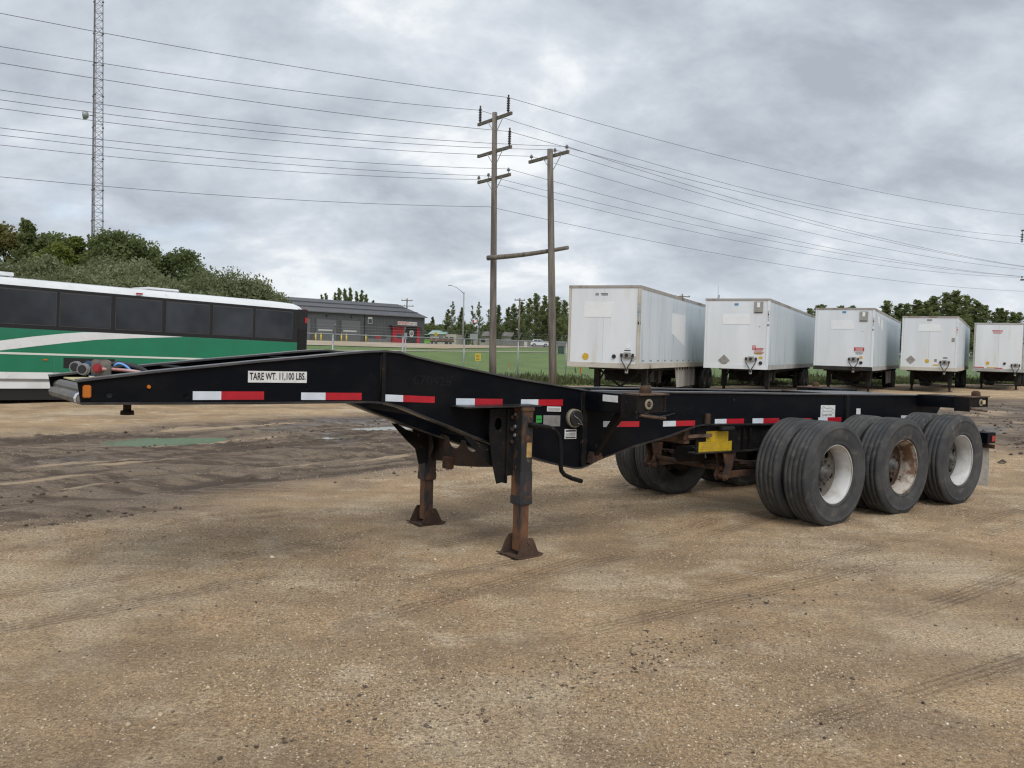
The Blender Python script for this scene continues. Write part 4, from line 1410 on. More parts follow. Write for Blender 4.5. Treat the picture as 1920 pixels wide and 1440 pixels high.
def build_van(loc, ang, label, o):
    """local x runs back from the front wall; viewer sees front (x=0) and the y=-1.3 side"""
    T = empty('box_trailer', (loc[0], loc[1], 0), ang, label, 'trailer', 'white box trailers parked in a row')
    Wd = 1.30
    z0, z1, L = o.get('z0', 1.09), o.get('z1', 3.98), o.get('len', 16.1)
    ch = .25 if o.get('round') else 0
    # front wall panels, two or three sheets
    nsh = o.get('sheets', 2)
    for k in range(nsh):
        ya, yb = Wd - .10 - (2 * Wd - .20) * k / nsh, Wd - .10 - (2 * Wd - .20) * (k + 1) / nsh
        MB().box(-.004, .03, yb + .003, ya - .003, z0 + .18, z1 - .10).build('front_panel', M['vanwhite'], T)
    # corner posts, rails
    pm = M[o.get('post', 'rail')]
    for s in (-1, 1):
        MB().box(-.012, .14, *sorted((s * (Wd - .102), s * (Wd + .006))), z0 + .02, z1 - .02).build('corner_post', pm, T, bevel=.02)
    MB().box(-.02, .06, -Wd - .01, Wd + .01, z1 - .10, z1).build('front_top_rail', M['toprail'] if not o.get('grey') else M['railgrey'], T, bevel=.01)
    bm_ = MB().box(-.02, .06, -Wd + .0, Wd - .0, z0, z0 + .18)
    bm_.build('front_sill', M[o.get('sill', 'rail')], T, bevel=.008)
    MB().box(.1, L, -Wd + .02, Wd - .02, z1 - .05, z1 - .02).build('roof', M['vanwhite'], T)
    MB().box(.1, L - .05, -Wd + .05, Wd - .05, z0 + .05, z0 + .17).build('floor', M['under'], T)
    MB().box(L - .06, L, -Wd, Wd, z0 + .05, z1 - .01).build('rear_doors', M['vanwhite'], T)
    for s in (-1, 1):
        for k in range(13):
            xa, xb = .14 + (L - .2) * k / 13, .14 + (L - .2) * (k + 1) / 13
            ya, yb = sorted((s * (Wd - .03), s * Wd))
            MB().box(xa + .004, xb - .004, ya, yb, z0 + .20, z1 - .12).build('side_panel', M['vanside'], T)
        ya, yb = sorted((s * (Wd - .04), s * (Wd + .012)))
        MB().box(.141, L, ya, yb, z1 - .12, z1 - .001).build('top_rail', M['toprail'] if not o.get('grey') else M['railgrey'], T)
        MB().box(.141, L, ya, yb, z0 + .0, z0 + .20).build('bottom_rail', M[o.get('brail', 'rail')], T)
        if o.get('refl', True):
            for k in range(14):
                x = .45 + k * 1.1
                ya, yb = sorted((s * (Wd + .001), s * (Wd + .004)))
                MB().box(x, x + .30, ya, yb, z0 + .255, z0 + .305).build('reflective_tape', M['placard'], T)
    # kingpin plate, landing gear, bogie
    MB().box(.2, 2.6, -.55, .55, z0 - .06, z0 + .05).build('king_pin_plate', M['under'], T)
    for s in (-1, 1):
        y = s * .92
        lg = MB().box(2.28, 2.50, y - .10, y + .10, .30, z0 + .04).build('landing_leg', M['under'], T)
        MB().box(2.33, 2.45, y - .055, y + .055, .03, .30).build('leg_tube', M['rustdark'], lg)
        MB().box(2.24, 2.54, y - .13, y + .13, .0, .03).build('leg_foot', M['rustdark'], lg)
        MB().bar((2.40, y, .45), (3.7, y, z0), .05, .05).build('leg_brace', M['under'], T)
    MB().bar((2.38, .88, z0 - .08), (2.38, 0, .36), .07, .07).build('leg_brace', M['under'], T)
    MB().bar((2.38, -.88, z0 - .08), (2.38, 0, .36), .06, .06).build('leg_brace', M['under'], T)
    MB().bar((2.38, -.88, .36), (2.38, .88, .36), .05, .05).build('leg_brace', M['under'], T)
    MB().tube([(2.4, -1.0, .75), (2.4, -1.25, .75), (2.4, -1.25, .62), (2.4, -1.33, .62)], .015, 6).build('crank_handle', M['under'], T)
    for k in range(24):
        x = 2.8 + k * .52
        MB().box(x - .03, x + .03, -1.24, 1.24, z0 - .10, z0 + .05).build('floor_beam', M['under'], T)
    for y in (-.5, .5):
        MB().box(2.6, L - 1.0, y - .05, y + .05, z0 - .26, z0 - .09).build('slide_rail', M['under'], T)
    MB().box(3.3, 3.9, -.9, .9, z0 - .55, z0 - .11).build('tool_box', M['under'], T)
    MB().box(o.get('tank', 5.0), o.get('tank', 5.0) + .5, -.8, .8, .45, z0 - .11).build('spare_carrier', M['under'], T)
    rear = L - o.get('bogie', 3.2)
    MB().box(rear - 1.9, rear + 2.0, -.55, .55, .62, z0 + .02).build('bogie_frame', M['under'], T)
    for x in (rear - .65, rear + .65):
        MB().cyl((x, -1.0, .52), (x, 1.0, .52), .07, n=10).build('axle', M['under'], T)
        for s in (-1, 1):
            for yy in (.86, 1.16):
                w = MB().lathe([(.28, -.10), (.38, -.135), (.48, -.13), (.515, -.10), (.52, .0), (.515, .10), (.48, .13), (.38, .135), (.28, .10)],
                               (x, s * yy, .515), 'y', 28).build('wheel', M['tyre'], T)
            MB().lathe([(.285, -s * .11 * -1), (.26, s * .05), (.12, s * .0), (0, s * .02)], (x, s * 1.16, .515), 'y', 20).build('rim', M['rimwhite'] if o.get('rims') else M['rimdisc'], w)
    if o.get('skirt'):
        xa, xb, zc = o['skirt']
        n = 4
        for s in (-1, 1):
            for k in range(n):
                a, b = xa + (xb - xa) * k / n, xa + (xb - xa) * (k + 1) / n
                ya, yb = sorted((s * 1.18, s * 1.2))
                q = [(a + .01, z0 - .02), (b - .01, z0 - .02), (b - .01, zc), (a + .01 + (.0 if k else .35), zc)]
                MB().prism(q, 'y', ya, yb).build('side_skirt', M['skirt'], T)
    # front wall fittings: positions given as (viewer right metres from centre, height)
    F = -.010

    def fq(cx, cz, w, h, name, mat, par=T, d=0.0, skew=0.0):
        mb = MB()
        pts = [(-cx + w / 2 + skew * 0, cz - h / 2), (-cx - w / 2 + skew, cz - h / 2), (-cx - w / 2, cz + h / 2), (-cx + w / 2, cz + h / 2)]
        mb.prism(pts, 'x', F - .004 - d, F + .008 - d)
        return mb.build(name, mat, par)
    for it in o.get('front', []):
        kind = it[0]
        if kind == 'patch':
            fq(it[1], it[2], it[3], it[4], 'white_patch', M['vanpatch'], skew=it[5] if len(it) > 5 else 0)
        elif kind == 'dot':
            MB().cyl((F, -it[1], it[2]), (F - .006, -it[1], it[2]), it[3], n=24).build('yellow_dot', M['dot'], T)
        elif kind == 'vent':
            v = MB().cyl((F, -it[1], it[2]), (F - .05, -it[1], it[2]), .075, .06, n=20).build('round_vent', M['plastic'], T)
        elif kind == 'placard':
            s_ = it[3]
            MB().prism([(-it[1], it[2] - s_), (-it[1] - s_, it[2]), (-it[1], it[2] + s_), (-it[1] + s_, it[2])], 'x', F - .008, F + .006).build('diamond_placard', M['placard'], T)
        elif kind == 'elec':
            e_ = MB().box(F - .09, F, -it[1] - .13, -it[1] + .13, it[2] - .10, it[2] + .10).build('connection_box', M['hatch'], T, bevel=.02)
            MB().cyl((F - .09, -it[1], it[2]), (F - .13, -it[1], it[2]), .06, n=14).build('socket', M['plastic'], e_)
            for dx in (-.2, .2):
                MB().tube([(F - .04, -it[1] + dx, it[2] + .0), (F - .09, -it[1] + dx * .9, it[2] - .18), (F - .08, -it[1] + dx * .3, it[2] - .38), (F - .06, -it[1], it[2] - .55)], .018, 6).build('hose', M['plastic'], e_)
                MB().box(F - .06, F, -it[1] + dx - .035, -it[1] + dx + .035, it[2] - .06, it[2] + .06).build('gladhand', M['rustdark'], e_)
            MB().box(F - .05, F, -it[1] - .05, -it[1] + .05, it[2] - .62, it[2] - .42).build('hose_bracket', M['hatch'], e_)
        elif kind == 'hatch':
            h_ = fq(it[1], it[2], .36, .46, 'vent_door', M['hatch'], d=.015)
            fq(it[1], it[2] + .10, .12, .20, 'door_latch', M['vanpatch'], h_, .028)
            fq(it[1], it[2] - .20, .30, .02, 'door_hinge', M['under'], h_, .028)
        elif kind == 'red':
            r_ = fq(it[1], it[2], it[3], it[4], 'red_sign', M['redprint'])
            for k in range(3):
                fq(it[1], it[2] + it[4] * (.28 - .28 * k), it[3] * (.8 - .15 * (k % 2)), it[4] * .09, 'print_line', M['vanpatch'], r_, .006)
        elif kind == 'lines':
            for k in range(it[5]):
                fq(it[1] + .02 * (k % 2), it[2] - k * it[4] / it[5], it[3] * (1 - .12 * (k % 3)), it[4] / it[5] * .45, 'print_line', M[it[6]])
        elif kind == 'tag':
            fq(it[1], it[2], it[3], it[4], 'small_label', M[it[5]])
        elif kind == 'text':
            text_part('lettering', it[5], M[it[6]], T, (F - .006, -it[1] + it[3] / 2, it[2]), it[3], it[4], u=(0, -1, 0))
    # vertical numbers on the corner post facing forward and to the side
    for sfx, cz, hgt, mt in o.get('num', []):
        for k, chh in enumerate(sfx):
            text_part('number', chh, M[mt], T, (-.016, -Wd + .065, cz - k * hgt * 1.25), .045, hgt, u=(0, -1, 0))
            text_part('number', chh, M[mt], T, (.04, -Wd - .0085, cz - k * hgt * 1.25), .06, hgt, u=(1, 0, 0))
    for it in o.get('side', []):
        xa, xb, za, zb_, mt = it[:5]
        MB().prism([(xa, za + (it[5] if len(it) > 5 else 0)), (xb, za), (xb, zb_), (xa, zb_)], 'y', -Wd - .004, -Wd + .004).build('side_patch', M[mt], T)
    return T


def van_loc(R, axis):
    """front right corner and axis -> front centre and rotation"""
    ax = np.array(axis, float)
    ax /= np.linalg.norm(ax)
    lf = np.array([-ax[1], ax[0]])
    c = np.array(R) + lf * 1.3
    return (float(c[0]), float(c[1])), math.atan2(ax[1], ax[0])


VANS = [
    ((4.33, 29.4), (.397, .918), 'largest and nearest white box trailer with a yellow dot on its front', dict(
        z1=3.97, refl=True, skirt=(6.2, 10.2, .25),
        front=[('patch', -.16, 3.12, 1.12, .52, .12), ('dot', -.62, 1.47, .12), ('vent', .42, 1.50), ('elec', .90, 1.55), ('tag', .90, 1.87, .14, .14, 'vanpatch'), ('tag', .90, 1.72, .22, .03, 'plastic'),
               ('lines', .0, 3.68, .26, .09, 2, 'ink'), ('tag', -.26, 3.66, .12, .08, 'placard'), ('lines', 1.08, 1.50, .22, .2, 3, 'placard')],
        num=[('53102', 3.25, .10, 'blueprint'), ('1', 2.62, .10, 'ink')], side=[(4.9, 7.4, 1.95, 3.25, 'vanpatch', .5)])),
    ((10.33, 34.6), (.4337, .901), 'second white box trailer with a grey diamond and torn red sticker', dict(
        z1=3.98, grey=False, post='vanwhite', sill='vanwhite', brail='railgrey', refl=False, sheets=1,
        front=[('hatch', .86, 3.62, 0), ('placard', -.46, 1.43, .24), ('elec', .64, 1.52), ('tag', 1.02, 1.58, .14, .10, 'dot'), ('vent', 1.02, 1.36),
               ('red', .74, 1.98, .14, .18), ('lines', .92, 1.96, .40, .26, 5, 'redprint'), ('lines', .92, 1.80, .36, .12, 3, 'dot'), ('patch', -.02, 3.12, 1.1, .40),
               ('tag', -.03, 3.74, .16, .09, 'blueprint'), ('tag', .93, 2.84, .05, .03, 'placard')],
        num=[('0143', 3.40, .09, 'ink'), ('1', 2.86, .09, 'ink')])),
    ((16.6, 39.4), (.474, .880), 'third white box trailer with a square red notice on its front', dict(
        z1=4.0, post='vanwhite', sill='under', brail='railgrey', refl=False, sheets=1, skirt=(8.4, 12.0, .30),
        front=[('hatch', .84, 3.60, 0), ('elec', .48, 1.62), ('tag', .80, 1.70, .13, .11, 'dot'), ('vent', .80, 1.46), ('red', .70, 2.08, .44, .18), ('lines', .70, 1.94, .36, .12, 3, 'placard'),
               ('patch', -.12, 3.20, .92, .40, -.1), ('tag', -.02, 3.80, .17, .09, 'blueprint'), ('tag', .82, 2.92, .04, .03, 'placard')],
        num=[('0157', 3.45, .09, 'ink'), ('1', 2.95, .09, 'ink')], side=[(1.6, 2.6, 3.2, 3.7, 'vanpatch', .2), (3.4, 4.2, 3.0, 3.6, 'vanpatch', .2)])),
    ((22.5, 43.3), (.50, .866), 'fourth white box trailer with a rusty sill and grey diamond placard', dict(
        z1=3.92, z0=1.12, post='vanwhite', sill='rail', refl=False, sheets=2,
        front=[('placard', -.82, 1.66, .23), ('dot', -.05, 1.62, .10), ('elec', .76, 1.58), ('tag', .34, 1.66, .12, .14, 'placard'), ('tag', .34, 1.42, .24, .06, 'dot'), ('patch', -.04, 3.32, .98, .36, -.12),
               ('tag', -.02, 3.72, .24, .09, 'placard'), ('tag', 1.10, 2.72, .14, .20, 'placard'), ('tag', .78, 1.80, .20, .05, 'plastic')],
        num=[('0162', 3.30, .09, 'redprint')])),
    ((29.55, 49.4), (.53, .848), 'farthest white box trailer with faded red lettering at the picture edge', dict(
        z1=3.95, post='railgrey', sill='railgrey', brail='railgrey', refl=False, sheets=2, grey=True,
        front=[('lines', -.10, 3.50, .56, .22, 3, 'redprint'), ('dot', -.52, 1.58, .10), ('vent', .34, 1.58), ('elec', .90, 1.50),
               ('tag', -.95, 1.32, .5, .05, 'redprint'), ('tag', -.3, 1.32, .5, .05, 'dot'), ('tag', .05, 1.30, .4, .05, 'redprint')],
        num=[('0171', 3.10, .10, 'ink')])),
]
for R_, ax_, lab_, o_ in VANS:
    c_, an_ = van_loc(R_, ax_)
    build_van(c_, an_, lab_, o_)

# ------------------------------------------------------------------ fire hall
M['clad'] = pmat('charcoal_cladding', (.062, .066, .070), (.075, .078, .080), .4, rough=.5)
M['roofmetal'] = pmat('grey_metal_roof', (.115, .118, .125), (.14, .14, .15), .3, rough=.45)
M['doorgrey'] = pmat('grey_overhead_door', (.105, .112, .118), rough=.5)
M['redclad'] = pmat('red_entrance_cladding', (.33, .012, .020), (.28, .012, .02), .6, rough=.45)
M['palepanel'] = pmat('pale_door_pane', (.50, .50, .47), rough=.4)
M['darkglass'] = pmat('dark_window_glass', (.03, .045, .05), rough=.1)
M['bollard'] = pmat('yellow_bollard', (.62, .46, .03), rough=.5)
M['stone'] = pmat('grey_stone_base', (.16, .155, .15), (.10, .10, .10), 3, rough=.85)


def build_hall():
    x0, y0 = (577 - 960) / 1600 * 140, 140.0
    zb = 1.87
    T = empty('fire_hall', (x0, y0, zb), math.atan2(.698, .716), 'charcoal metal clad fire hall with red entrance beyond the field', 'building')
    xa, xb, D = -16.0, 24.0, 17.0
    H, Rz = 5.0, 7.35
    # ribbed walls
    def ribbed(p, q, h, name, top=None):
        p, q = Vector(p), Vector(q)
        d = q - p
        n = int(d.length / .30)
        nrm = Vector((d.y, -d.x, 0)).normalized()
        mb = MB()
        vs, fs = [], []
        for i in range(n + 1):
            for k, off in ((0, 0), (.55, 0), (.6, .04), (.95, .04)):
                if i == n and k > 0:
                    continue
                t = min((i + k) / n, 1)
                b = p + d * t + nrm * off
                tp = h if top is None else top(t)
                vs += [(b.x, b.y, -.3), (b.x, b.y, tp)]
        for i in range(len(vs) // 2 - 1):
            fs.append((2 * i, 2 * i + 2, 2 * i + 3, 2 * i + 1))
        mb.add(vs, fs)
        return mb.build(name, M['clad'], T)
    ribbed((xa, 0, 0), (xb, 0, 0), H, 'front_wall')
    ribbed((xb, 0, 0), (xb, D, 0), H, 'gable_wall', lambda t: H + (Rz - H) * (1 - abs(2 * t - 1)))
    ribbed((xb, D, 0), (xa, D, 0), H, 'back_wall')
    ribbed((xa, D, 0), (xa, 0, 0), H, 'gable_wall', lambda t: H + (Rz - H) * (1 - abs(2 * t - 1)))
    # roof: two pitches with standing seams
    for s in (0, 1):
        mb = MB()
        ye, yr = (-.35, D / 2) if s == 0 else (D + .35, D / 2)
        sl = (Rz - H) / (D / 2)
        ze = H - sl * .35 + .10
        zr = Rz + .12
        mb.add([(xa - .3, ye, ze), (xb + .3, ye, ze), (xb + .3, yr, zr), (xa - .3, yr, zr), (xa - .3, ye, ze - .12), (xb + .3, ye, ze - .12), (xb + .3, yr, zr - .12), (xa - .3, yr, zr - .12)],
               [(0, 1, 2, 3), (7, 6, 5, 4), (0, 4, 5, 1), (1, 5, 6, 2), (2, 6, 7, 3), (3, 7, 4, 0)])
        r = mb.build('roof', M['roofmetal'], T)
        sm_ = MB()
        x = xa
        while x < xb + .3:
            sm_.bar((x, ye, ze + .025), (x, yr, zr + .025), .05, .05)
            x += .45
        tag(sm_.build('roof_seams', M['roofmetal'], r), kind='stuff')
        for f in (.30, .66):
            yy, zz = ye + (yr - ye) * f, ze + (zr - ze) * f
            MB().box(xa, xb + .1, yy - .06, yy + .06, zz + .02, zz + .16).build('snow_guard', M['clad'], r)
        MB().box(xa - .3, xb + .3, *sorted((ye, ye - (.12 if s == 0 else -.12))), ze - .16, ze).build('gutter', M['roofmetal'], r)
    # overhead doors
    for a, b in ((-10.0, -6.2), (-4.9, -1.1) if False else (-3.9, .2), (1.35, 5.15), (6.2, 9.95)):
        d = MB().box(a, b, -.075, -.045, 0, 3.67).build('overhead_door', M['doorgrey'], T)
        for k in range(6):
            MB().box(a + .03, b - .03, -.088, -.076, .03 + k * .605, .60 + k * .605).build('door_section', M['doorgrey'], d)
        MB().box(a + .35, b - .75, -.096, -.089, 1.78, 2.0).build('pane_row', M['palepanel'], d)
        MB().box(a - .12, a, -.10, -.042, 0, 3.8).build('door_frame', M['clad'], d)
        MB().box(b, b + .12, -.10, -.042, 0, 3.8).build('door_frame', M['clad'], d)
        MB().box((a + b) / 2 - .1, (a + b) / 2 + .1, -.25, -.045, 4.2, 4.4).build('wall_lamp', M['ink'], T)
    MB().box(10.80, 10.95, -.12, -.042, 0, H - .1).build('downpipe', M['ink'], T)
    w = MB().box(11.5, 12.4, -.09, -.045, 3.35, 4.45).build('window', M['palepanel'], T)
    MB().box(11.57, 12.33, -.10, -.091, 3.42, 4.15).build('pane', M['darkglass'], w)
    sb = MB().box(11.4, 16.4, -.10, -.045, 0, 1.05).build('stone_base', M['stone'], T)
    for k, (a, b, m_) in enumerate(((11.6, 13.0, 'darkglass'), (13.05, 14.3, 'redclad'), (14.35, 15.4, 'darkglass'))):
        MB().box(a, b, -.13, -.101, .80, 1.40).build('low_window', M[m_], T)
    # entrance
    MB().box(16.6, 19.35, -.34, -.045, 0, 3.05).build('red_panel', M['redclad'], T)
    MB().box(22.0, 22.75, -.34, -.045, 0, 3.05).build('red_panel', M['redclad'], T)
    dk = MB().box(19.36, 21.99, -.28, -.045, 0, 3.05).build('dark_panel', M['ink'], T)
    MB().box(16.0, 23.2, -1.0, -.05, 3.06, 3.22).build('canopy', M['clad'], T)
    MB().box(17.6, 18.6, -.36, -.341, .9, 1.75).build('window', M['darkglass'], T)
    bd = MB().prism([(20.35, 2.35), (20.6, 2.5), (20.83, 2.44), (21.06, 2.5), (21.3, 2.35), (21.28, 1.7), (21.1, 1.3), (20.83, 1.08), (20.56, 1.3), (20.38, 1.7)], 'y', -.31, -.285).build('shield_emblem', M['palepanel'], dk)
    st_ = []
    for i in range(16):
        a = 2 * PI * i / 16
        r = .34 if i % 2 == 0 else .22
        st_.append((20.83 + r * math.cos(a), 1.85 + r * math.sin(a)))
    MB().prism(st_, 'y', -.322, -.311).build('cross_emblem', M['ink'], bd)
    MB().cyl((20.83, -.323, 1.85), (20.83, -.33, 1.85), .11, n=12).build('emblem_centre', M['palepanel'], bd)
    sg = MB().box(17.85, 22.2, -.12, -.045, 3.34, 3.98).build('sign_board', M['palepanel'], T)
    text_part('lettering', 'RITCHOT', M['redprint'], sg, (18.0, -.125, 3.42), 2.3, .48, bold=.03)
    MB().box(20.45, 21.45, -.128, -.121, 3.70, 3.79).build('print_line', M['redprint'], sg)
    MB().box(20.45, 21.2, -.128, -.121, 3.53, 3.60).build('print_line', M['greyink'], sg)
    text_part('lettering', '1', M['ink'], sg, (21.85, -.125, 3.42), .16, .46)
    # bollards stand on the apron: things of their own
    for k, x in enumerate((.5, 1.5, 5.4, 6.4, 10.3)):
        c = Vector((x0, y0, 0)) + Vector((.716, .698, 0)) * x + Vector((.698, -.716, 0)) * 1.3
        mb = MB()
        mb.cyl((0, 0, -.2), (0, 0, 1.25), .12, n=14)
        mb.lathe([(.12, 1.25), (.09, 1.33), (0, 1.37)], (0, 0, 0), 'z', 14)
        o = mb.build('bollard', M['bollard'])
        o.location = (c.x, c.y, zb + .05)
        tag(o, ('leftmost yellow bollard before the fire hall', 'second yellow bollard from the left before the fire hall', 'middle yellow bollard between the two fire hall doors',
                'fourth yellow bollard at the edge of the right hall door', 'rightmost yellow bollard before the fire hall')[k], 'bollard', 'yellow bollards at the fire hall doors')
    return T


build_hall()

# ------------------------------------------------------------------ utility poles, wires, tower
M['polewood'] = pmat('weathered_pole', (.20, .175, .15), (.11, .092, .08), 5, .42, .62, rough=.9, bump=.3, bscale=20, stretch=(1, 1, .12))
M['armwood'] = pmat('weathered_crossarm', (.17, .15, .125), (.09, .075, .06), 6, rough=.9)
M['insul'] = pmat('dark_insulator', (.03, .022, .025), rough=.4)
M['insulgrey'] = pmat('grey_insulator', (.16, .16, .165), rough=.4)
M['wire'] = pmat('power_wire', (.13, .13, .14), rough=.6)
M['galv'] = pmat('galvanised_steel', (.36, .38, .39), (.28, .30, .31), 6, rough=.5, metal=.3)
M['towersteel'] = pmat('tower_steel', (.16, .15, .165), (.22, .21, .22), 2, rough=.6)
LD = Vector((.813, .582, 0)).normalized()
AP = Vector((LD.y, -LD.x, 0))
POLE1 = Vector((-.89, 39.0, 0))
POLE2 = Vector((1.78, 37.0, 0))
REF1 = Vector((-.85, 39.0, 0))      # centre line of the crossarm bolts
REF2 = Vector((1.711, 37.0, 0))


def pole(name, base, h, r0, r1, lean, label, arms, ref, group='wooden power poles'):
    T = empty(name, (base.x, base.y, 0), 0, label, 'power pole', group)
    mb = MB()
    mb.tube([(lean[0] * t / h, lean[1] * t / h, t) for t in np.linspace(-.4, h, 8)], list(np.linspace(r0, r1, 8)), 14)
    mb.build('pole', M['polewood'], T)
    for z, a, b, braces in arms:
        off = Vector((ref.x - base.x, ref.y - base.y, 0)) - LD * (r1 + .04)
        px = (lean[0] * z / h - off.x) * AP.x
        arm = MB().bar(off + AP * a + Vector((0, 0, z)), off + AP * b + Vector((0, 0, z)), .10, .13).build('crossarm', M['armwood'], T)
        if braces:
            for e in (-.62, .62):
                MB().bar(off - LD * .06 + AP * (px + e) + Vector((0, 0, z - .05)), off - LD * .06 + AP * px + Vector((0, 0, z - .72)), .03, .012).build('brace', M['galv'], arm)
    return T


def insulator(T, p, kind):
    mb = MB()
    if kind == 'post':
        prof = [(.03, 0)]
        n = 8
        for i in range(n):
            prof += [(.045, .08 + i * .075), (.085, .10 + i * .075), (.045, .125 + i * .075)]
        prof += [(.03, .70), (.04, .72), (.04, .78), (0, .78)]
        mb.lathe(prof, p, 'z', 12)
        return mb.build('insulator', M['insul'], T)
    mb.lathe([(.015, 0), (.015, .10), (.09, .11), (.05, .15), (.075, .17), (.04, .21), (.045, .24), (0, .25)], p, 'z', 12)
    return mb.build('insulator', M['insulgrey'], T)


T1 = pole('utility_pole', POLE1, 12.28, .175, .115, (-.23, 0), 'tall wooden power pole with three crossarms behind the trailer',
          [(12.02, -1.6, 1.08, True), (10.55, -1.55, 1.12, True), (9.34, -1.48, 1.10, True)], REF1)
T2 = pole('utility_pole', POLE2, 10.25, .18, .125, (-.43, 0), 'shorter wooden power pole with one crossarm beside the tall pole',
          [(9.98, -1.86, .90, True)], REF2)
RP = POLE1 + LD * 54
T3 = pole('utility_pole', Vector((RP.x, RP.y, 0)), 14.0, .18, .12, (0, 0), 'wooden power pole at the right picture edge with only arm ends showing',
          [(12.62, -1.5, 1.5, True), (8.53, -1.35, 1.35, True)], Vector((RP.x, RP.y, 0)))
# wires: (label, which pole, offset along arm, attach z, sag left, right z at span end, sag right, insulator)
WIRES = [('topmost power wire over the tall pole', 1, .81, 12.75, 1.17, 13.45, .80, 'post', 12.085),
         ('second power wire carried by the left end of the top crossarm', 1, -1.45, 12.66, 1.48, 12.12, 1.05, 'post', 12.085),
         ('power wire on the single insulator of the middle crossarm', 1, .97, 11.23, 1.22, 11.05, .75, 'post', 10.615),
         ('power wire at the right end of the shorter pole crossarm', 2, .77, 10.22, 1.74, 8.72, .90, 'pin', 10.045),
         ('power wire at the middle of the shorter pole crossarm', 2, -.04, 10.22, 1.83, 8.86, .85, 'pin', 10.045),
         ('power wire at the left end of the shorter pole crossarm', 2, -1.72, 10.22, 1.70, 9.06, .95, 'pin', 10.045),
         ('power wire at the right end of the lowest crossarm', 1, .96, 9.60, 1.60, 8.52, .85, 'pin', 9.405),
         ('power wire next to the pole on the lowest crossarm', 1, -.63, 9.52, 1.42, 8.72, .75, 'pin', 9.405),
         ('power wire at the left end of the lowest crossarm', 1, -1.43, 9.47, 1.55, 8.74, .95, 'pin', 9.405),
         ('lowest thin wire clamped to the side of the tall pole', 1, -.52, 8.11, 1.38, 7.53, .75, None, 0)]
for lab, pi_, off, z, sgl, zr, sgr, ins, za in WIRES:
    base = POLE1 if pi_ == 1 else POLE2
    T_ = T1 if pi_ == 1 else T2
    c = (REF1 if pi_ == 1 else REF2) - LD * .155 + AP * off
    if ins:
        insulator(T_, (c.x - base.x, c.y - base.y, za), ins)
    pts = []
    for i in range(0, 25):
        u = 1 - i / 24
        p = c - LD * (51 * u)
        pts.append((p.x, p.y, z - 4 * sgl * u * (1 - u)))
    for i in range(1, 25):
        u = i / 24
        p = c + LD * (54 * u)
        pts.append((p.x, p.y, z + (zr - z) * u - 4 * sgr * u * (1 - u)))
    MB().tube(pts, .0095 if ins != 'post' else .011, 5).build('power_wire', M['wire'], None, label=lab, cat='wire', group='overhead power wires')
# hanging insulator strings and pins on the edge pole
for a in (-1.4, 1.4):
    mb = MB()
    c = -LD * .16 + AP * a
    mb.lathe([(.02, 0), (.02, -.18)] + [q for i in range(5) for q in ((.03, -.2 - i * .14), (.14, -.25 - i * .14), (.03, -.3 - i * .14))] + [(.02, -.95), (0, -.96)], (c.x, c.y, 12.56), 'z', 12)
    mb.build('insulator', M['insul'], T3)
for a in (-1.25, 0.2, 1.25):
    c = -LD * .16 + AP * a
    insulator(T3, (c.x, c.y, 8.60), 'pin')
# log lashed between the two poles
a_, b_ = Vector((-1.26, 38.74, 5.72)), Vector((2.24, 36.72, 6.05))
MB().tube([a_ + (b_ - a_) * t + Vector((0, 0, -.06 * math.sin(PI * t))) for t in np.linspace(0, 1, 8)], list(np.linspace(.115, .085, 8)), 12).build(
    'tie_log', M['polewood'], None, label='horizontal wooden log lashed between the two power poles', cat='log')


def build_tower():
    T = empty('lattice_tower', (-41.6, 85, tz(-41.6, 85)), rad(12), 'tall guyed lattice radio mast rising behind the left trees', 'tower')
    H = 46.0

    def leg(k, z):
        r = .70 - .30 * z / H
        a = 2 * PI * k / 3 + .35
        return Vector((r * math.cos(a), r * math.sin(a), z))
    for k in range(3):
        mb = MB()
        mb.tube([leg(k, z) for z in np.linspace(-.3, H, 8)], list(np.linspace(.055, .038, 8)), 6)
        z = 3.0
        while z < H:
            mb.cyl(leg(k, z - .06), leg(k, z + .06), .11, n=8)
            z += 3.05
        mb.build('mast_leg', M['towersteel'], T)
    dz_ = .72
    for k in range(3):
        mb = MB()
        n = int(H / dz_)
        for i in range(n):
            z = i * dz_
            p, q = leg(k, z), leg((k + 1) % 3, z)
            r = leg((k + 1) % 3, z + dz_) if i % 2 else leg(k, z + dz_)
            mb.bar(p, q, .03, .03)
            mb.bar(p if i % 2 else q, r, .03, .03)
        tag(mb.build('lattice_bracing', M['towersteel'], T), kind='stuff')
    MB().cyl(leg(1, 0) + Vector((.22, .1, 2)), leg(1, 30) + Vector((.2, .1, 0)), .03, n=6).build('feed_line', M['towersteel'], T)
    d = MB().lathe([(0, .12), (.30, .05), (.42, -.14), (.42, -.36), (.36, -.36), (.30, -.1), (0, .0)], (-.80, -.2, 22.35), 'x', 20).build('dish_antenna', M['galv'], T)
    MB().cyl((-.62, -.2, 22.35), (-.25, -.1, 22.35), .05, n=8).build('dish_arm', M['towersteel'], d)
    MB().cyl((.62, -.3, 26.2), (.62, -.3, 29.5), .03, n=8).build('whip_antenna', M['towersteel'], T)


build_tower()

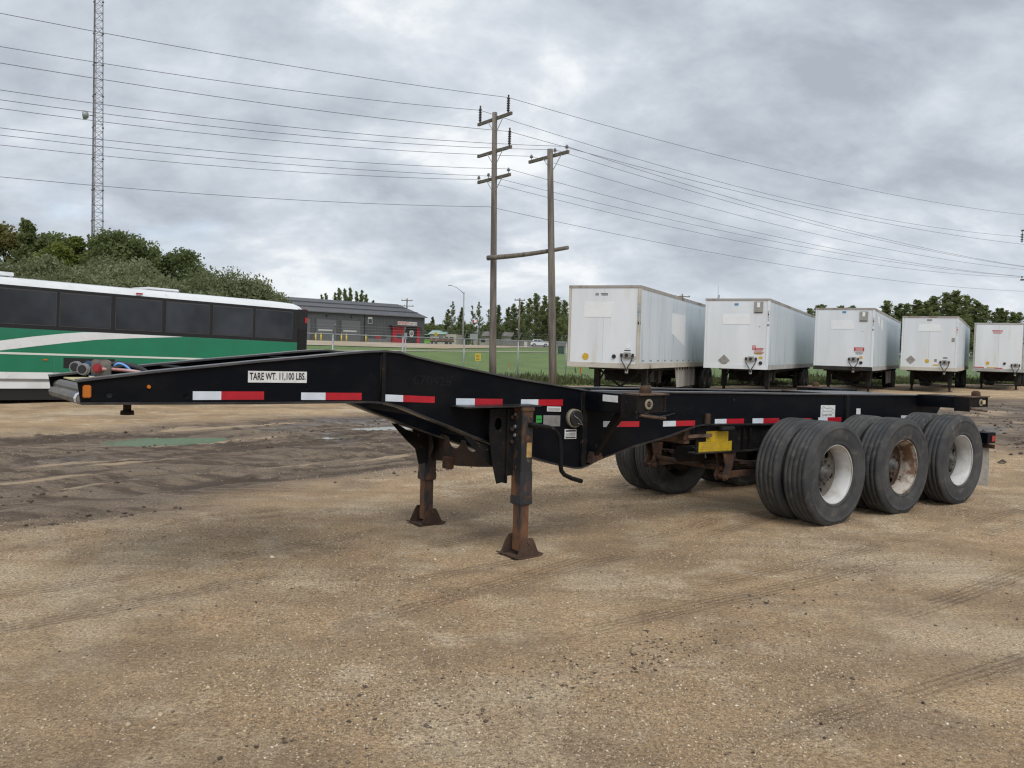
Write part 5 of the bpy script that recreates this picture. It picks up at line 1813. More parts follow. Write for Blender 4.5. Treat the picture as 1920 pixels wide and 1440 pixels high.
# ------------------------------------------------------------------ chain link fence
def build_fence():
    T = empty('chain_link_fence', (F0[0], F0[1], 0), math.atan2(FDIR[1], FDIR[0]), 'galvanised chain link fence with barbed wire along the field edge', 'fence')
    H, a0, step, n0, n1 = 2.06, 0.0, 3.66, -9, 27
    for k in range(n0, n1 + 1):
        x = a0 + k * step
        wx, wy = fxy(x, 0)
        zg = tz(wx, wy)
        p = MB().cyl((x, 0, zg - .3), (x, 0, zg + H + .03), .038, n=10).build('post', M['galv'], T)
        MB().bar((x, 0, zg + H), (x - .10, -.30, zg + H + .40), .05, .03).build('barb_arm', M['galv'], p)
    xa, xb = a0 + n0 * step, a0 + n1 * step
    xs = np.arange(xa, xb + .01, step)
    zz = [tz(*fxy(x, 0)) for x in xs]
    MB().tube([(x, 0, z + H) for x, z in zip(xs, zz)], .024, 8).build('top_rail', M['galv'], T)
    for f in (.35, .65, .95):
        MB().tube([(x - .10 * f, -.30 * f, z + H + .40 * f) for x, z in zip(xs, zz)], .0028, 4).build('barbed_wire', M['galv'], T)
    # diagonal wires of the mesh, flat three sided strands
    V, F = [], []
    pit = .075
    for s in (1, -1):
        x = xa
        while x < xb - H:
            za = np.interp(x, xs, zz)
            p, q = ((x, x + H) if s > 0 else (x + H, x))
            o = len(V)
            r = .0015
            for xx, z in ((p, za + .03), (q, za + H)):
                V += [(xx - r, .004 * s, z), (xx + r, .004 * s, z), (xx, .004 * s + .004, z)]
            F += [(o, o + 1, o + 4, o + 3), (o + 1, o + 2, o + 5, o + 4), (o + 2, o, o + 3, o + 5)]
            x += pit
    o = raw_mesh('chain_link_mesh', np.array(V), np.array(F), M['galv'], T)
    tag(o, kind='stuff')


build_fence()

# ------------------------------------------------------------------ small things in the field and along the road
M['orange'] = pmat('orange_ribbon', (.60, .12, .02), rough=.6)
M['stakewood'] = pmat('stake_wood', (.45, .36, .24), rough=.8)
M['signyellow'] = pmat('sign_yellow', (.66, .44, .02), rough=.5)
M['lamp_steel'] = pmat('street_lamp_steel', (.26, .27, .28), rough=.45, metal=.3)
M['carwhite'] = pmat('car_white', (.70, .71, .72), rough=.25, coat=.5)
M['housewall'] = pmat('house_wall', (.42, .38, .33), rough=.8)
M['mintroof'] = pmat('mint_green_roof', (.30, .42, .385), rough=.6)
M['lime'] = pmat('lime_green', (.22, .55, .08), rough=.5)
M['brick'] = pmat('brown_stack', (.16, .075, .055), (.22, .13, .10), 1.2, rough=.8)
M['darkgreen'] = pmat('dark_green_bin', (.012, .045, .03), rough=.6)
M['boxbeige'] = pmat('beige_cabinet', (.45, .44, .40), rough=.6)
M['fencewood'] = pmat('grey_board_fence', (.20, .19, .18), (.14, .13, .12), .8, rough=.85)


def stake(x, y, h, label):
    T = empty('survey_stake', (x, y, tz(x, y)), .3, label, 'stake', 'survey stakes in the grass')
    MB().box(-.02, .02, -.01, .01, -.1, h).build('stake', M['stakewood'], T)
    MB().prism([(-.03, h - .32), (.035, h - .36), (.03, h - .02), (-.025, h)], 'y', -.02, .02).build('ribbon', M['orange'], T)


stake(-.28, 58.5, .66, 'short survey stake with orange ribbon left of the shorter power pole')
stake(3.47, 43.5, .82, 'survey stake with orange ribbon beneath the nearest white trailer front')

T = empty('warning_sign', (-2.47, 60.5, tz(-2.47, 60.5)), .2, 'small yellow warning sign on a thin post in the field', 'sign')
MB().cyl((0, 0, -.2), (0, 0, 1.05), .025, n=8).build('post', M['galv'], T)
MB().box(-.20, .20, -.035, -.027, .70, 1.22).build('sign_plate', M['signyellow'], T)
for k in range(4):
    MB().box(-.14, .14 - .05 * (k % 2), -.039, -.0355, .78 + k * .10, .81 + k * .10).build('print_line', M['ink'], T)

T = empty('field_sign', (-5.72, 45.4, 0), -.3, 'narrow grey sign on a thin post just behind the fence', 'sign')
MB().cyl((0, 0, -.2), (0, 0, 2.3), .03, n=8).build('post', M['galv'], T)
MB().box(-.10, .10, -.04, -.03, 2.02, 2.34).build('sign_plate', M['galv'], T)

# street lamp
T = empty('street_lamp', (-8.85, 150, tz(-8.85, 150)), 0, 'tall grey street lamp with curved arm over the road', 'street lamp')
MB().cyl((0, 0, -.3), (0, 0, 9.3), .17, .09, n=14).build('pole', M['lamp_steel'], T)
MB().tube([(0, 0, 9.0), (-.6, 0, 9.55), (-1.3, 0, 10.05), (-1.95, 0, 10.32), (-2.3, 0, 10.38)], [.06, .055, .05, .045, .04], 8).build('arm', M['lamp_steel'], T)
MB().cbox((-2.5, 0, 10.40), (.62, .26, .12)).build('lamp_head', M['lamp_steel'], T, bevel=.03)
MB().box(-.28, .28, -.28, .28, -.2, .06).build('base', M['boxbeige'], T)


def far_pole(x, y, h, label, arms):
    T = empty('utility_pole', (x, y, tz(x, y)), 0, label, 'power pole', 'wooden power poles')
    MB().cyl((0, 0, -.3), (0, 0, h), .20, .14, n=10).build('pole', M['polewood'], T)
    for z, w in arms:
        a = MB().box(-w, w, -.22, -.10, z - .08, z + .08).build('crossarm', M['armwood'], T)
        for e in (-w + .15, -w / 3, w - .15):
            MB().cyl((e, -.16, z + .08), (e, -.16, z + .28), .06, n=8).build('insulator', M['insulgrey'], a)
    return T


far_pole(.95, 150, 8.5, 'thin wooden pole standing before the poplar row near the white car', [(8.15, .95)])
far_pole(-23.8, 190, 10.1, 'distant wooden pole with two crossarms above the fire hall roof', [(9.6, 1.25), (8.4, 1.5)])
far_pole(29.4, 150, 10.2, 'distant wooden pole seen above the nearest white trailer', [(9.7, 1.3)])
far_pole(40.2, 158, 9.9, 'distant pole top peeping over the second white trailer', [(9.6, 1.4)])
# thin mast
T = empty('radio_mast', (57.0, 240, tz(57, 240)), 0, 'thin distant antenna mast above the second white trailer', 'mast')
MB().cyl((0, 0, -.3), (0, 0, 15.5), .22, .16, n=8).build('mast', M['galv'], T)
MB().cyl((0, 0, 15.5), (0, 0, 18.8), .06, n=6).build('spike', M['galv'], T)
for z in (11.5, 13.2, 14.6, 15.8):
    MB().cbox((.3, -.2, z), (.28, .25, .9)).build('antenna_panel', M['galv'], T)
# white car driving on the road
def build_car():
    T = empty('car', (6.2, 201.0, tz(6.2, 201) + .18), rad(4), 'white sport utility car on the distant road', 'car')
    prof = [(-2.15, .45), (-2.2, .75), (-2.12, 1.02), (-1.95, 1.12), (-1.62, 1.62), (-1.4, 1.70), (.1, 1.72), (.45, 1.66), (1.05, 1.16), (1.95, 1.05), (2.15, .90), (2.2, .55), (2.1, .42)]
    arch = []
    for cx in (1.38, -1.32):
        arch += [(cx + .40 * math.cos(PI * i / 8), .42 + .40 * math.sin(PI * i / 8)) for i in range(9)]
    body = MB().prism(prof + arch, 'y', -.9, .9).build('body', M['carwhite'], T, bevel=.04)
    for s in (-1, 1):
        ya, yb = sorted((s * .902, s * .915))
        for q in ([(-1.55, 1.18), (-.62, 1.18), (-.62, 1.58), (-1.35, 1.58)], [(-.54, 1.18), (.22, 1.18), (.22, 1.58), (-.54, 1.58)], [(.30, 1.18), (.88, 1.18), (.45, 1.57), (.30, 1.58)]):
            MB().prism(q, 'y', ya, yb).build('window', M['busglass'], T)
        for cx in (1.38, -1.32):
            y = s * .78
            w = MB().lathe([(.20, -.1), (.32, -.11), (.36, -.05), (.36, .05), (.32, .11), (.20, .1)], (cx, y, .36), 'y', 24).build('wheel', M['tyre'], T)
            MB().cyl((cx, y + s * .06, .36), (cx, y + s * .10, .36), .20, n=14).build('rim', M['galv'], w)
        MB().box(2.06, 2.18, s * .62 - .16, s * .62 + .16, .78, .92).build('headlight', M['galv'], T)
        MB().box(-2.2, -2.1, s * .70 - .1, s * .70 + .1, .85, 1.05).build('tail_lamp', M['redlens'], T)
    MB().prism([(.52, 1.62), (1.06, 1.17), (1.08, 1.19), (.54, 1.65)], 'y', -.74, .74).build('windscreen', M['busglass'], T)


build_car()

# low house with a mint roof
T = empty('house', (-19.2, 216, tz(-19.2, 216)), rad(-14), 'low house with a mint green roof and porch beyond the road', 'house')
MB().box(-2, 5.0, 0, 6, -.2, 2.76).build('wall', M['housewall'], T)
rf = MB()
rf.prism([(-.5, 2.75), (3.0, 3.7), (6.5, 2.75)], 'x', -2.4, 2.5)
rf.build('roof', M['mintroof'], T)
MB().box(-4.6, -1.9, -1.0, 3.0, 2.5, 2.68).build('porch_roof', M['mintroof'], T)
for x in (-4.4, -3.2, -2.2):
    MB().box(x, x + .14, -.8, -.66, -.2, 2.5).build('porch_post', M['ink'], T)
for x in (.4, 3.2):
    w = MB().box(x, x + 1.1, -.03, .0, 1.0, 2.1).build('window', M['darkglass'], T)
MB().box(2.0, 2.9, -.03, 0, 0, 2.1).build('door', M['ink'], T)
T = empty('house', (-9.5, 224, tz(-9.5, 224)), rad(-8), 'low beige house half hidden behind the sparse trees', 'house')
MB().box(-1, 9, 0, 6, -.2, 2.7).build('wall', M['housewall'], T)
MB().prism([(-.5, 2.7), (3.0, 4.0), (6.5, 2.7)], 'x', -1.4, 9.4).build('roof', M['fencewood'], T)
for x in (1.0, 5.2):
    MB().box(x, x + 1.2, -.03, .0, 1.0, 2.0).build('window', M['darkglass'], T)

T = empty('skip_bin', (-20.0, 192, tz(-20, 192) + .3), rad(8), 'lime green open skip beside the road', 'skip')
MB().add([(-1.1, -.6, 0), (1.1, -.6, 0), (1.4, -.8, .75), (-1.4, -.8, .75), (-1.1, .6, 0), (1.1, .6, 0), (1.4, .8, .75), (-1.4, .8, .75)],
         [(0, 1, 2, 3), (5, 4, 7, 6), (1, 5, 6, 2), (4, 0, 3, 7), (0, 4, 5, 1)]).build('tub', M['lime'], T)
MB().box(-1.45, 1.45, -.88, -.80, .68, .78).build('rim', M['lime'], T)
T = empty('flat_trailer', (-16.6, 196, tz(-16.6, 196) + .1), rad(6), 'long low brown flatbed load beside the road', 'trailer')
MB().box(-3.2, 3.0, -1.2, 1.2, .55, .75).build('deck', M['ink'], T)
for k in range(6):
    MB().box(-3.0 + k, -2.1 + k, -1.1, 1.1, .76, 1.25 + .12 * (k % 2)).build('stack', M['brick'], T)
for x in (-2, -1.1, 2.2):
    for y in (-.95, .95):
        MB().cyl((x, y - .12, .30), (x, y + .12, .30), .30, n=14).build('wheel', M['tyre'], T)

T = empty('road_sign', (-15.4, 170, tz(-15.4, 170)), 0, 'yellow diamond road sign near the mint roofed house', 'sign')
MB().cyl((0, 0, -.2), (0, 0, 2.4), .04, n=8).build('post', M['galv'], T)
MB().prism([(0, 1.65), (.42, 2.12), (0, 2.6), (-.42, 2.12)], 'y', -.05, -.03).build('sign_plate', M['signyellow'], T)
MB().box(-.07, .07, -.056, -.051, 1.9, 2.35).build('symbol', M['ink'], T)
T = empty('notice_board', (-7.9, 170, tz(-7.9, 170)), 0, 'grey notice board on two posts beside the road', 'sign')
for x in (-.45, .55):
    MB().box(x - .05, x + .05, -.05, .05, -.2, 1.6).build('post', M['galv'], T)
MB().box(-.7, .8, -.09, -.05, 1.35, 2.3).build('board', M['galv'], T)
for k in range(4):
    MB().box(-.55, .6 - .2 * (k % 2), -.097, -.091, 1.5 + k * .19, 1.58 + k * .19).build('print_line', M['greyink'], T)
T = empty('flag_pole', (-8.6, 205, tz(-8.6, 205)), 0, 'flag pole with a drooping red and white flag among the trees', 'flag')
MB().cyl((0, 0, -.2), (0, 0, 6.6), .05, n=8).build('pole', M['galv'], T)
vs, fs = [], []
fl = MB()
for part, (u0, u1) in enumerate(((0, .25), (.25, .75), (.75, 1.0))):
    m_ = MB()
    pts = []
    for i in range(5):
        u = u0 + (u1 - u0) * i / 4
        x, y = -1.2 * u, .08 * math.sin(u * 9)
        pts.append((x, y, 6.4 - .35 * u))
    vs = [(x, y, z) for x, y, z in pts] + [(x, y, z - .62) for x, y, z in pts]
    m_.add(vs, [(i, i + 1, i + 6, i + 5) for i in range(4)], True)
    m_.build('flag_band', M['redprint'] if part != 1 else M['vanpatch'], T)
T = empty('bin', (6.3, 112, tz(6.3, 112)), 0, 'dark green bin beside the pale footpath', 'bin')
MB().box(-.4, .4, -.4, .4, 0, .95).build('tub', M['darkgreen'], T, bevel=.05)
MB().box(-.44, .44, -.46, .44, .96, 1.05).build('lid', M['darkgreen'], T)
T = empty('utility_cabinet', (2.2, 150.5, tz(2.2, 150.5)), 0, 'beige utility cabinet at the foot of the thin pole', 'cabinet')
MB().box(-.3, .3, -.2, .2, 0, 1.1).build('cabinet', M['boxbeige'], T, bevel=.03)
MB().box(-.26, .26, -.215, -.2, .1, 1.0).build('door', M['boxbeige'], T)
# grey board fence far behind the road, each bay a part
T = empty('board_fence', (-5, 209, tz(-5, 209)), rad(4), 'grey board fence running behind the road', 'fence')
for k in range(26):
    x = k * 1.55
    MB().box(x, x + 1.48, -.03, .03, 0, 1.75).build('board_panel', M['fencewood'], T)
    MB().box(x - .06, x, -.06, .06, 0, 1.85).build('post', M['fencewood'], T)

# ------------------------------------------------------------------ trees and shrubs
M['bark'] = pmat('tree_bark', (.10, .085, .07), (.055, .045, .038), 4, rough=.95, stretch=(1, 1, .3))
M['palebark'] = pmat('pale_bark', (.24, .23, .20), (.10, .09, .08), 5, rough=.9)
M['leaf_willow'] = attr_leaf_mat('willow_leaf', (.100, .124, .050), (.260, .285, .155), .45)
M['leaf_poplar'] = attr_leaf_mat('poplar_leaf', (.120, .150, .055), (.250, .285, .120), .55)
M['leaf_dark'] = attr_leaf_mat('dark_leaf', (.090, .118, .045), (.195, .232, .092), .5)
M['leaf_light'] = attr_leaf_mat('yellow_green_leaf', (.095, .128, .028), (.200, .232, .055), .45)
M['leaf_autumn'] = attr_leaf_mat('turning_leaf', (.080, .095, .025), (.19, .165, .055))


def leaf_mesh(name, centers, dirs, size, mat, elong=1.6, tint=None, flat=.0):
    """one small bent leaf clump (two triangles) per centre"""
    n = len(centers)
    C = np.asarray(centers)
    d = RNG.normal(size=(n, 3))
    d[:, 2] -= flat
    d /= np.linalg.norm(d, axis=1)[:, None]
    e = np.cross(d, RNG.normal(size=(n, 3)))
    e /= np.linalg.norm(e, axis=1)[:, None]
    sz = size * RNG.uniform(.55, 1.35, (n, 1))
    p0 = C - d * sz * elong * .5
    p1 = C + e * sz * .5
    p2 = C + d * sz * elong * .5 + np.array([0, 0, -.15]) * sz
    p3 = C - e * sz * .5 + np.cross(d, e) * sz * .25
    V = np.stack([p0, p1, p2, p3], 1).reshape(-1, 3)
    F = np.arange(4 * n).reshape(n, 4)
    t = RNG.random(n) if tint is None else tint
    me = bpy.data.meshes.new(name)
    me.vertices.add(4 * n)
    me.vertices.foreach_set('co', V.astype(np.float32).ravel())
    me.loops.add(4 * n)
    me.loops.foreach_set('vertex_index', F.astype(np.int32).ravel())
    me.polygons.add(n)
    me.polygons.foreach_set('loop_start', np.arange(0, 4 * n, 4, dtype=np.int32))
    me.update(calc_edges=True)
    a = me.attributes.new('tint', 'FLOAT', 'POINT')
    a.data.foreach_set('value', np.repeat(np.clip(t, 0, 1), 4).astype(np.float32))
    me.materials.append(mat)
    return me


def poplar_proto(seed, h, width, nleaf, size, mat, sparse=0.0, multi=1, cone=1.0, lowbare=.12):
    """upright tree built of ascending branches; returns (trunk mesh, crown mesh) for a height h"""
    rs = np.random.default_rng(seed)
    mb = MB()
    C, T = [], []
    for m in range(multi):
        bx, by = (rs.uniform(-.25, .25, 2) * width * (multi > 1))
        hh = h * (1 if m == 0 else rs.uniform(.7, .95))
        lean = rs.uniform(-.03, .03, 2) * hh
        tr = [(bx + lean[0] * t + .06 * math.sin(t * 9), by + lean[1] * t, hh * t) for t in np.linspace(0, 1, 7)]
        mb.tube(tr, list(np.linspace(.017 * h, .002 * h, 7)), 7)
        nb = int(58 / multi) + 6
        for b in range(nb):
            t = lowbare + (1 - lowbare) * (b + rs.random()) / nb
            if rs.random() < sparse * .7:
                continue
            a = rs.random() * 2 * PI
            prof = ((1 - t) ** .75 * 1.15 + .10) * (.55 + .45 * min(1, t / .3)) if cone > .5 else (.35 + .65 * math.sin(PI * min(1, t * .85 + .12)))
            L = width * prof * rs.uniform(.6, 1.15)
            rise = L * rs.uniform(.7, 1.3)
            p0 = np.array([bx + lean[0] * t, by + lean[1] * t, hh * t])
            p1 = p0 + np.array([math.cos(a) * L, math.sin(a) * L, rise])
            if p1[2] > hh * 1.02:
                p1[2] = hh * 1.02
            pm = p0 * .5 + p1 * .5 - np.array([0, 0, .08 * L])
            mb.tube([tuple(p0), tuple(pm), tuple(p1)], [.006 * h * (1 - t * .7), .004 * h * (1 - t * .7), .0015 * h], 5)
            k = max(3, int(nleaf / (nb * multi) * (.5 + L / width)))
            u = rs.random(k) ** .6
            base = p0[None] * (1 - u[:, None]) ** 2 + 2 * pm[None] * (u * (1 - u))[:, None] + p1[None] * (u ** 2)[:, None]
            C.append(base + rs.normal(size=(k, 3)) * np.array([.22, .22, .20]) * width * .62 * (.45 + .55 * (1 - t)))
            T.append(np.full(k, rs.random() * .5) + rs.random(k) * .5)
    if sparse < .3:
        k = nleaf // 6
        t = lowbare + (1 - lowbare) * rs.random(k) * .9
        a = rs.random(k) * 2 * PI
        R = width * ((1 - t) ** .8 * .70 + .04) * np.sqrt(rs.random(k)) * (.75 + .5 * np.sin(t * 31 + a * 2) ** 2)
        C.append(np.stack([np.cos(a) * R, np.sin(a) * R, h * t], 1))
        T.append(rs.random(k) * .45)
    C, T = np.concatenate(C), np.concatenate(T)
    return mb.mesh('trunk'), leaf_mesh('crown', C, None, size, mat, 1.4, T)


def willow_proto(seed, h, width, nleaf, size, mat):
    """rounded, many-lobed crown of drooping sprays on several stems"""
    rs = np.random.default_rng(seed)
    mb = MB()
    C, T = [], []
    nl = 26
    for b in range(nl):
        a = rs.random() * 2 * PI
        rr = width * math.sqrt(rs.random()) * .82
        # dome
        ztop = h * (.98 - .62 * (rr / width) ** 2) * rs.uniform(.72, 1.0)
        lobe = np.array([math.cos(a) * rr, math.sin(a) * rr, ztop])
        lr = h * rs.uniform(.13, .21)
        st = np.array([lobe[0] * .12, lobe[1] * .12, 0])
        md = lobe * np.array([.45, .45, .55])
        if b % 2 == 0:
            mb.tube([tuple(st), tuple(md), tuple(lobe - np.array([0, 0, lr * .4]))], [.016 * h, .009 * h, .003 * h], 6)
        k = nleaf // nl
        d = rs.normal(size=(k, 3))
        d /= np.linalg.norm(d, axis=1)[:, None]
        r = lr * rs.random(k)[:, None] ** .42
        pts = lobe + d * r * np.array([1.15, 1.15, .85])
        pts[:, 2] -= .25 * (np.hypot(d[:, 0], d[:, 1])) ** 2 * lr
        C.append(pts)
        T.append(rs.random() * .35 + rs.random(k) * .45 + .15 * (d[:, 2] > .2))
    # fill the body down to the ground
    k = nleaf // 5
    u = rs.random(k) ** .5
    a = rs.random(k) * 2 * PI
    zz = rs.random(k) * h * .62
    R = width * (1.0 - .3 * zz / (h * .62)) * u
    C.append(np.stack([np.cos(a) * R, np.sin(a) * R, zz], 1))
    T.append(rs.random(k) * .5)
    C, T = np.concatenate(C), np.concatenate(T)
    return mb.mesh('trunk'), leaf_mesh('crown', C, None, size, mat, 2.2, T, .6)


def broad_proto(seed, h, width, nleaf, size, mat):
    rs = np.random.default_rng(seed)
    mb = MB()
    mb.tube([(0, 0, -.2), (.05, 0, h * .25), (0, .06, h * .55), (.04, 0, h * .85)], [.022 * h, .018 * h, .012 * h, .003 * h], 8)
    C, T = [], []
    for b in range(30):
        t = .22 + .76 * rs.random()
        a = rs.random() * 2 * PI
        L = width * (math.sin(PI * (.18 + .80 * t) ** 1.0) * .9 + .12) * rs.uniform(.55, 1.1)
        p0 = np.array([0, 0, h * t * .8])
        p1 = np.array([math.cos(a) * L, math.sin(a) * L, min(h, h * t + .35 * L)])
        mb.tube([tuple(p0), tuple((p0 + p1) / 2 + np.array([0, 0, .1 * L])), tuple(p1)], [.008 * h, .005 * h, .002 * h], 5)
        lr = width * rs.uniform(.2, .36)
        k = nleaf // 30
        d = rs.normal(size=(k, 3))
        d /= np.linalg.norm(d, axis=1)[:, None]
        C.append(p1 + d * lr * rs.random(k)[:, None] ** .45)
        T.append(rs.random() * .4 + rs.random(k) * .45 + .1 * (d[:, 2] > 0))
    C, T = np.concatenate(C), np.concatenate(T)
    return mb.mesh('trunk'), leaf_mesh('crown', C, None, size, mat, 1.5, T)


def plant_tree(name, proto, x, y, h, ph, label, cat, group, trunkmat=None, wid=1.0):
    """proto meshes were built for height ph"""
    T = empty(name, (x, y, tz(x, y) - .1), random.uniform(0, 6.28), label, cat, group)
    k = h / ph
    T.scale = (k * wid, k * wid, k)
    link('trunk', proto[0], trunkmat or M['bark'], T)
    link('crown', proto[1], None, T)
    return T


ORD = ['first', 'second', 'third', 'fourth', 'fifth', 'sixth', 'seventh', 'eighth', 'ninth', 'tenth', 'eleventh', 'twelfth', 'thirteenth', 'fourteenth',
       'fifteenth', 'sixteenth', 'seventeenth', 'eighteenth', 'nineteenth', 'twentieth', 'twenty first', 'twenty second', 'twenty third', 'twenty fourth', 'twenty fifth',
       'twenty sixth', 'twenty seventh', 'twenty eighth']
# left belt: willows in front, taller trees behind
WP = [willow_proto(100 + i, 7.0, 3.0, 15000, .125, M['leaf_willow']) for i in range(4)]
WIL = [(-38.8, 62.6, 7.0), (-35.2, 59.4, 6.8), (-33.4, 59.2, 7.0), (-32.1, 59.9, 7.1), (-31.0, 62.1, 7.3), (-29.4, 61.5, 7.2), (-27.3, 59.9, 7.1), (-25.9, 60.3, 6.6),
       (-24.2, 59.7, 6.4), (-23.1, 60.8, 6.6), (-22.4, 63.1, 6.5), (-21.8, 65.1, 6.9), (-20.6, 65.7, 6.6), (-19.6, 65.9, 6.0), (-18.4, 65.6, 5.0)]
WIL3 = [(-33.6, 55.9, 5.9), (-29.1, 53.1, 5.7), (-26.8, 53.9, 5.8), (-25.2, 55.9, 6.0), (-22.4, 55.3, 5.4), (-19.9, 56.2, 4.9), (-18.5, 60.0, 4.4), (-31.0, 54.0, 5.6), (-36.5, 57, 6.0)]
for k, (x, y, h) in enumerate(sorted(WIL, key=lambda p: p[0] / p[1])):
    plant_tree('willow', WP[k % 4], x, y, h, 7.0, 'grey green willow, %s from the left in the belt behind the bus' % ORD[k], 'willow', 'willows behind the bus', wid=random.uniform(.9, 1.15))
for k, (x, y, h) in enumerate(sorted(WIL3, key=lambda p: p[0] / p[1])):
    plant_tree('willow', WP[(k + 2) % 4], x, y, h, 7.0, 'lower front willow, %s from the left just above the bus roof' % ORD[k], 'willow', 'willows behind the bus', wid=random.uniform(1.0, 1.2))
BD = broad_proto(21, 9.0, 3.5, 12000, .17, M['leaf_dark'])
BL = broad_proto(22, 9.0, 2.6, 12000, .18, M['leaf_light'])
BP = poplar_proto(23, 10.0, 1.7, 9000, .19, M['leaf_poplar'])
BA = broad_proto(24, 9.5, 2.8, 7000, .20, M['leaf_autumn'])
for x, y, h, pr, ph, lab in [(-41.7, 70.0, 9.8, BA, 9.5, 'tree with leaves turning orange at the left picture edge'), (-37.7, 66.8, 10.1, BP, 10.0, 'tall upright poplar rising above the left belt'),
                             (-36.0, 67.7, 8.7, BD, 9.0, 'small dark tree right of the tall left poplar'), (-34.9, 66.8, 8.7, BL, 9.0, 'yellow green tree left of the radio mast'),
                             (-33.0, 68.5, 8.8, BL, 9.0, 'bright yellow green tree at the foot of the radio mast'), (-31.4, 67.1, 9.0, BD, 9.0, 'dark round tree right of the radio mast'),
                             (-30.0, 67.4, 8.5, BD, 9.0, 'second dark tree right of the radio mast'), (-28.8, 69.0, 8.5, BP, 10.0, 'green poplar above the middle of the bus'),
                             (-26.4, 67.3, 7.9, BD, 9.0, 'dark tree crown leaning right above the bus middle'), (-42.7, 66.2, 9.0, BL, 9.0, 'pale tree cut by the left picture edge')]:
    plant_tree('tree', pr, x, y, h, ph, lab, 'tree', 'trees in the belt behind the bus')
# poplar rows in the distance
PP = [poplar_proto(200 + i, 12.0, 1.9, 3600, .21, M['leaf_poplar']) for i in range(5)]
PS = [poplar_proto(230 + i, 11.0, 1.5, 2200, .20, M['leaf_poplar'], sparse=.55) for i in range(3)]
MID = [(-17.1, 218.5, 9.1), (-15.7, 216.5, 11.5), (-13.6, 220.9, 9.8), (-10.2, 217.3, 10.2), (-8.7, 216.0, 11.5), (-3.9, 221.0, 10.6), (-1.7, 228.8, 10.6), (0, 227, 11.4),
       (1.9, 226.5, 12.0), (3.5, 218.3, 12.4), (5.7, 223.1, 13.9), (7.7, 219.2, 13.3), (9.0, 217.6, 12.8), (10.2, 216.6, 13.0), (11.5, 218.2, 13.0), (13.5, 228.9, 12.7), (-6.9, 227.4, 9.8), (15.5, 222, 12.5)]
for k, (x, y, h) in enumerate(sorted(MID, key=lambda p: p[0] / p[1])):
    sp = k in (1, 3, 4, 5)
    plant_tree('poplar', (PS[k % 3] if sp else PP[k % 5]), x, y, h, 11.0 if sp else 12.0,
               '%s, %s from the left in the row beside the power poles' % ('thin sparse poplar' if sp else 'leafy green poplar', ORD[k]), 'poplar', 'poplars beyond the road', M['palebark'], 1.0 if sp else 1.15)
HALL = [(-48.1, 213.1, 11.6), (-46.7, 213.0, 12.0), (-43.4, 206.9, 11.9), (-42.6, 208.1, 12.9), (-41.6, 211.3, 13.1), (-40.6, 212.3, 13.4), (-39.4, 213.5, 12.7), (-38.2, 213.8, 13.1), (-35.6, 205.9, 11.5), (-35.0, 211.1, 10.5)]
for k, (x, y, h) in enumerate(sorted(HALL, key=lambda p: p[0] / p[1])):
    plant_tree('poplar', PP[(k * 2) % 5], x, y, h, 12.0, 'poplar top, %s from the left above the fire hall roof' % ORD[k], 'poplar', 'poplars behind the fire hall', M['palebark'], .75)
RIGHT = [(78.2, 180.1, 11.8), (79.6, 177.6, 11.2), (78.8, 172.7, 11.0), (83.3, 177.1, 12.0), (82.2, 171.3, 11.5), (89.6, 184.0, 13.4), (90.2, 183.0, 13.1), (90.0, 178.2, 13.7), (89.9, 174.5, 14.1),
         (97.0, 183.6, 13.7), (96.7, 178.6, 12.5), (100.9, 183.2, 11.7), (103.1, 182.7, 11.3), (101.7, 177.6, 11.1), (102.4, 176.2, 10.3), (104.9, 179.0, 10.4), (106.7, 176.5, 10.4), (104.2, 172.4, 10.9),
         (61.8, 174.6, 10.2), (65.4, 182.2, 10.8), (64.6, 170.6, 10.0), (66.8, 170.7, 10.1), (61.8, 179.4, 9.7), (76.9, 174.2, 8.8), (82.8, 178.0, 9.1), (88.9, 177.1, 9.3), (91.8, 175.1, 9.4)]
for k, (x, y, h) in enumerate(sorted(RIGHT, key=lambda p: p[0] / p[1])):
    plant_tree('poplar', PP[(k * 3 + 1) % 5], x, y, h, 12.0, 'green poplar, %s from the left in the row behind the white trailers' % ORD[k], 'poplar', 'poplars behind the white trailers', M['palebark'], 1.75)
LOW = [(-25.2, 252.4, 6.0), (-24.4, 256.4, 8.4), (-21.9, 245.9, 5.6), (-20.2, 243.8, 5.3), (-13.6, 248.9, 5.2), (-12.6, 242.7, 5.8), (-7.9, 247.6, 5.8), (-6.2, 259.2, 6.8), (-28.5, 250, 5.8), (-3, 246, 6.0), (-16.8, 247, 5.6)]
BF = broad_proto(31, 6.0, 2.7, 5000, .24, M['leaf_dark'])
SP = poplar_proto(32, 8.0, 1.1, 3500, .2, M['leaf_dark'])
for k, (x, y, h) in enumerate(sorted(LOW, key=lambda p: p[0] / p[1])):
    sp = h > 8
    plant_tree('spruce' if sp else 'tree', SP if sp else BF, x, y, h, 8.0 if sp else 6.0,
               'slim dark spruce standing above the far low trees' if sp else 'low dark tree, %s from the left on the skyline between hall and poles' % ORD[k], 'tree', None if sp else 'low trees on the skyline')
# far woods closing the horizon
def far_wood():
    n = 5200
    ang = RNG.uniform(-.75, .80, n)
    r = RNG.uniform(420, 470, n)
    x, y = np.sin(ang) * r, np.cos(ang) * r
    h = 4.5 + 4.0 * fbm(ang * 30 + 5, ang * 0 + .5, 4)
    z = 1.9 + RNG.random(n) * h
    me = leaf_mesh('far_woods', np.stack([x, y, z], 1), None, 2.4, M['leaf_dark'], 1.3)
    tag(link('far_woods', me), 'dark far woods along the horizon', None, None, 'stuff')


far_wood()

# ------------------------------------------------------------------ weeds along the grass edge
M['weed'] = attr_leaf_mat('weed_blade', (.045, .065, .022), (.15, .155, .07), .3)


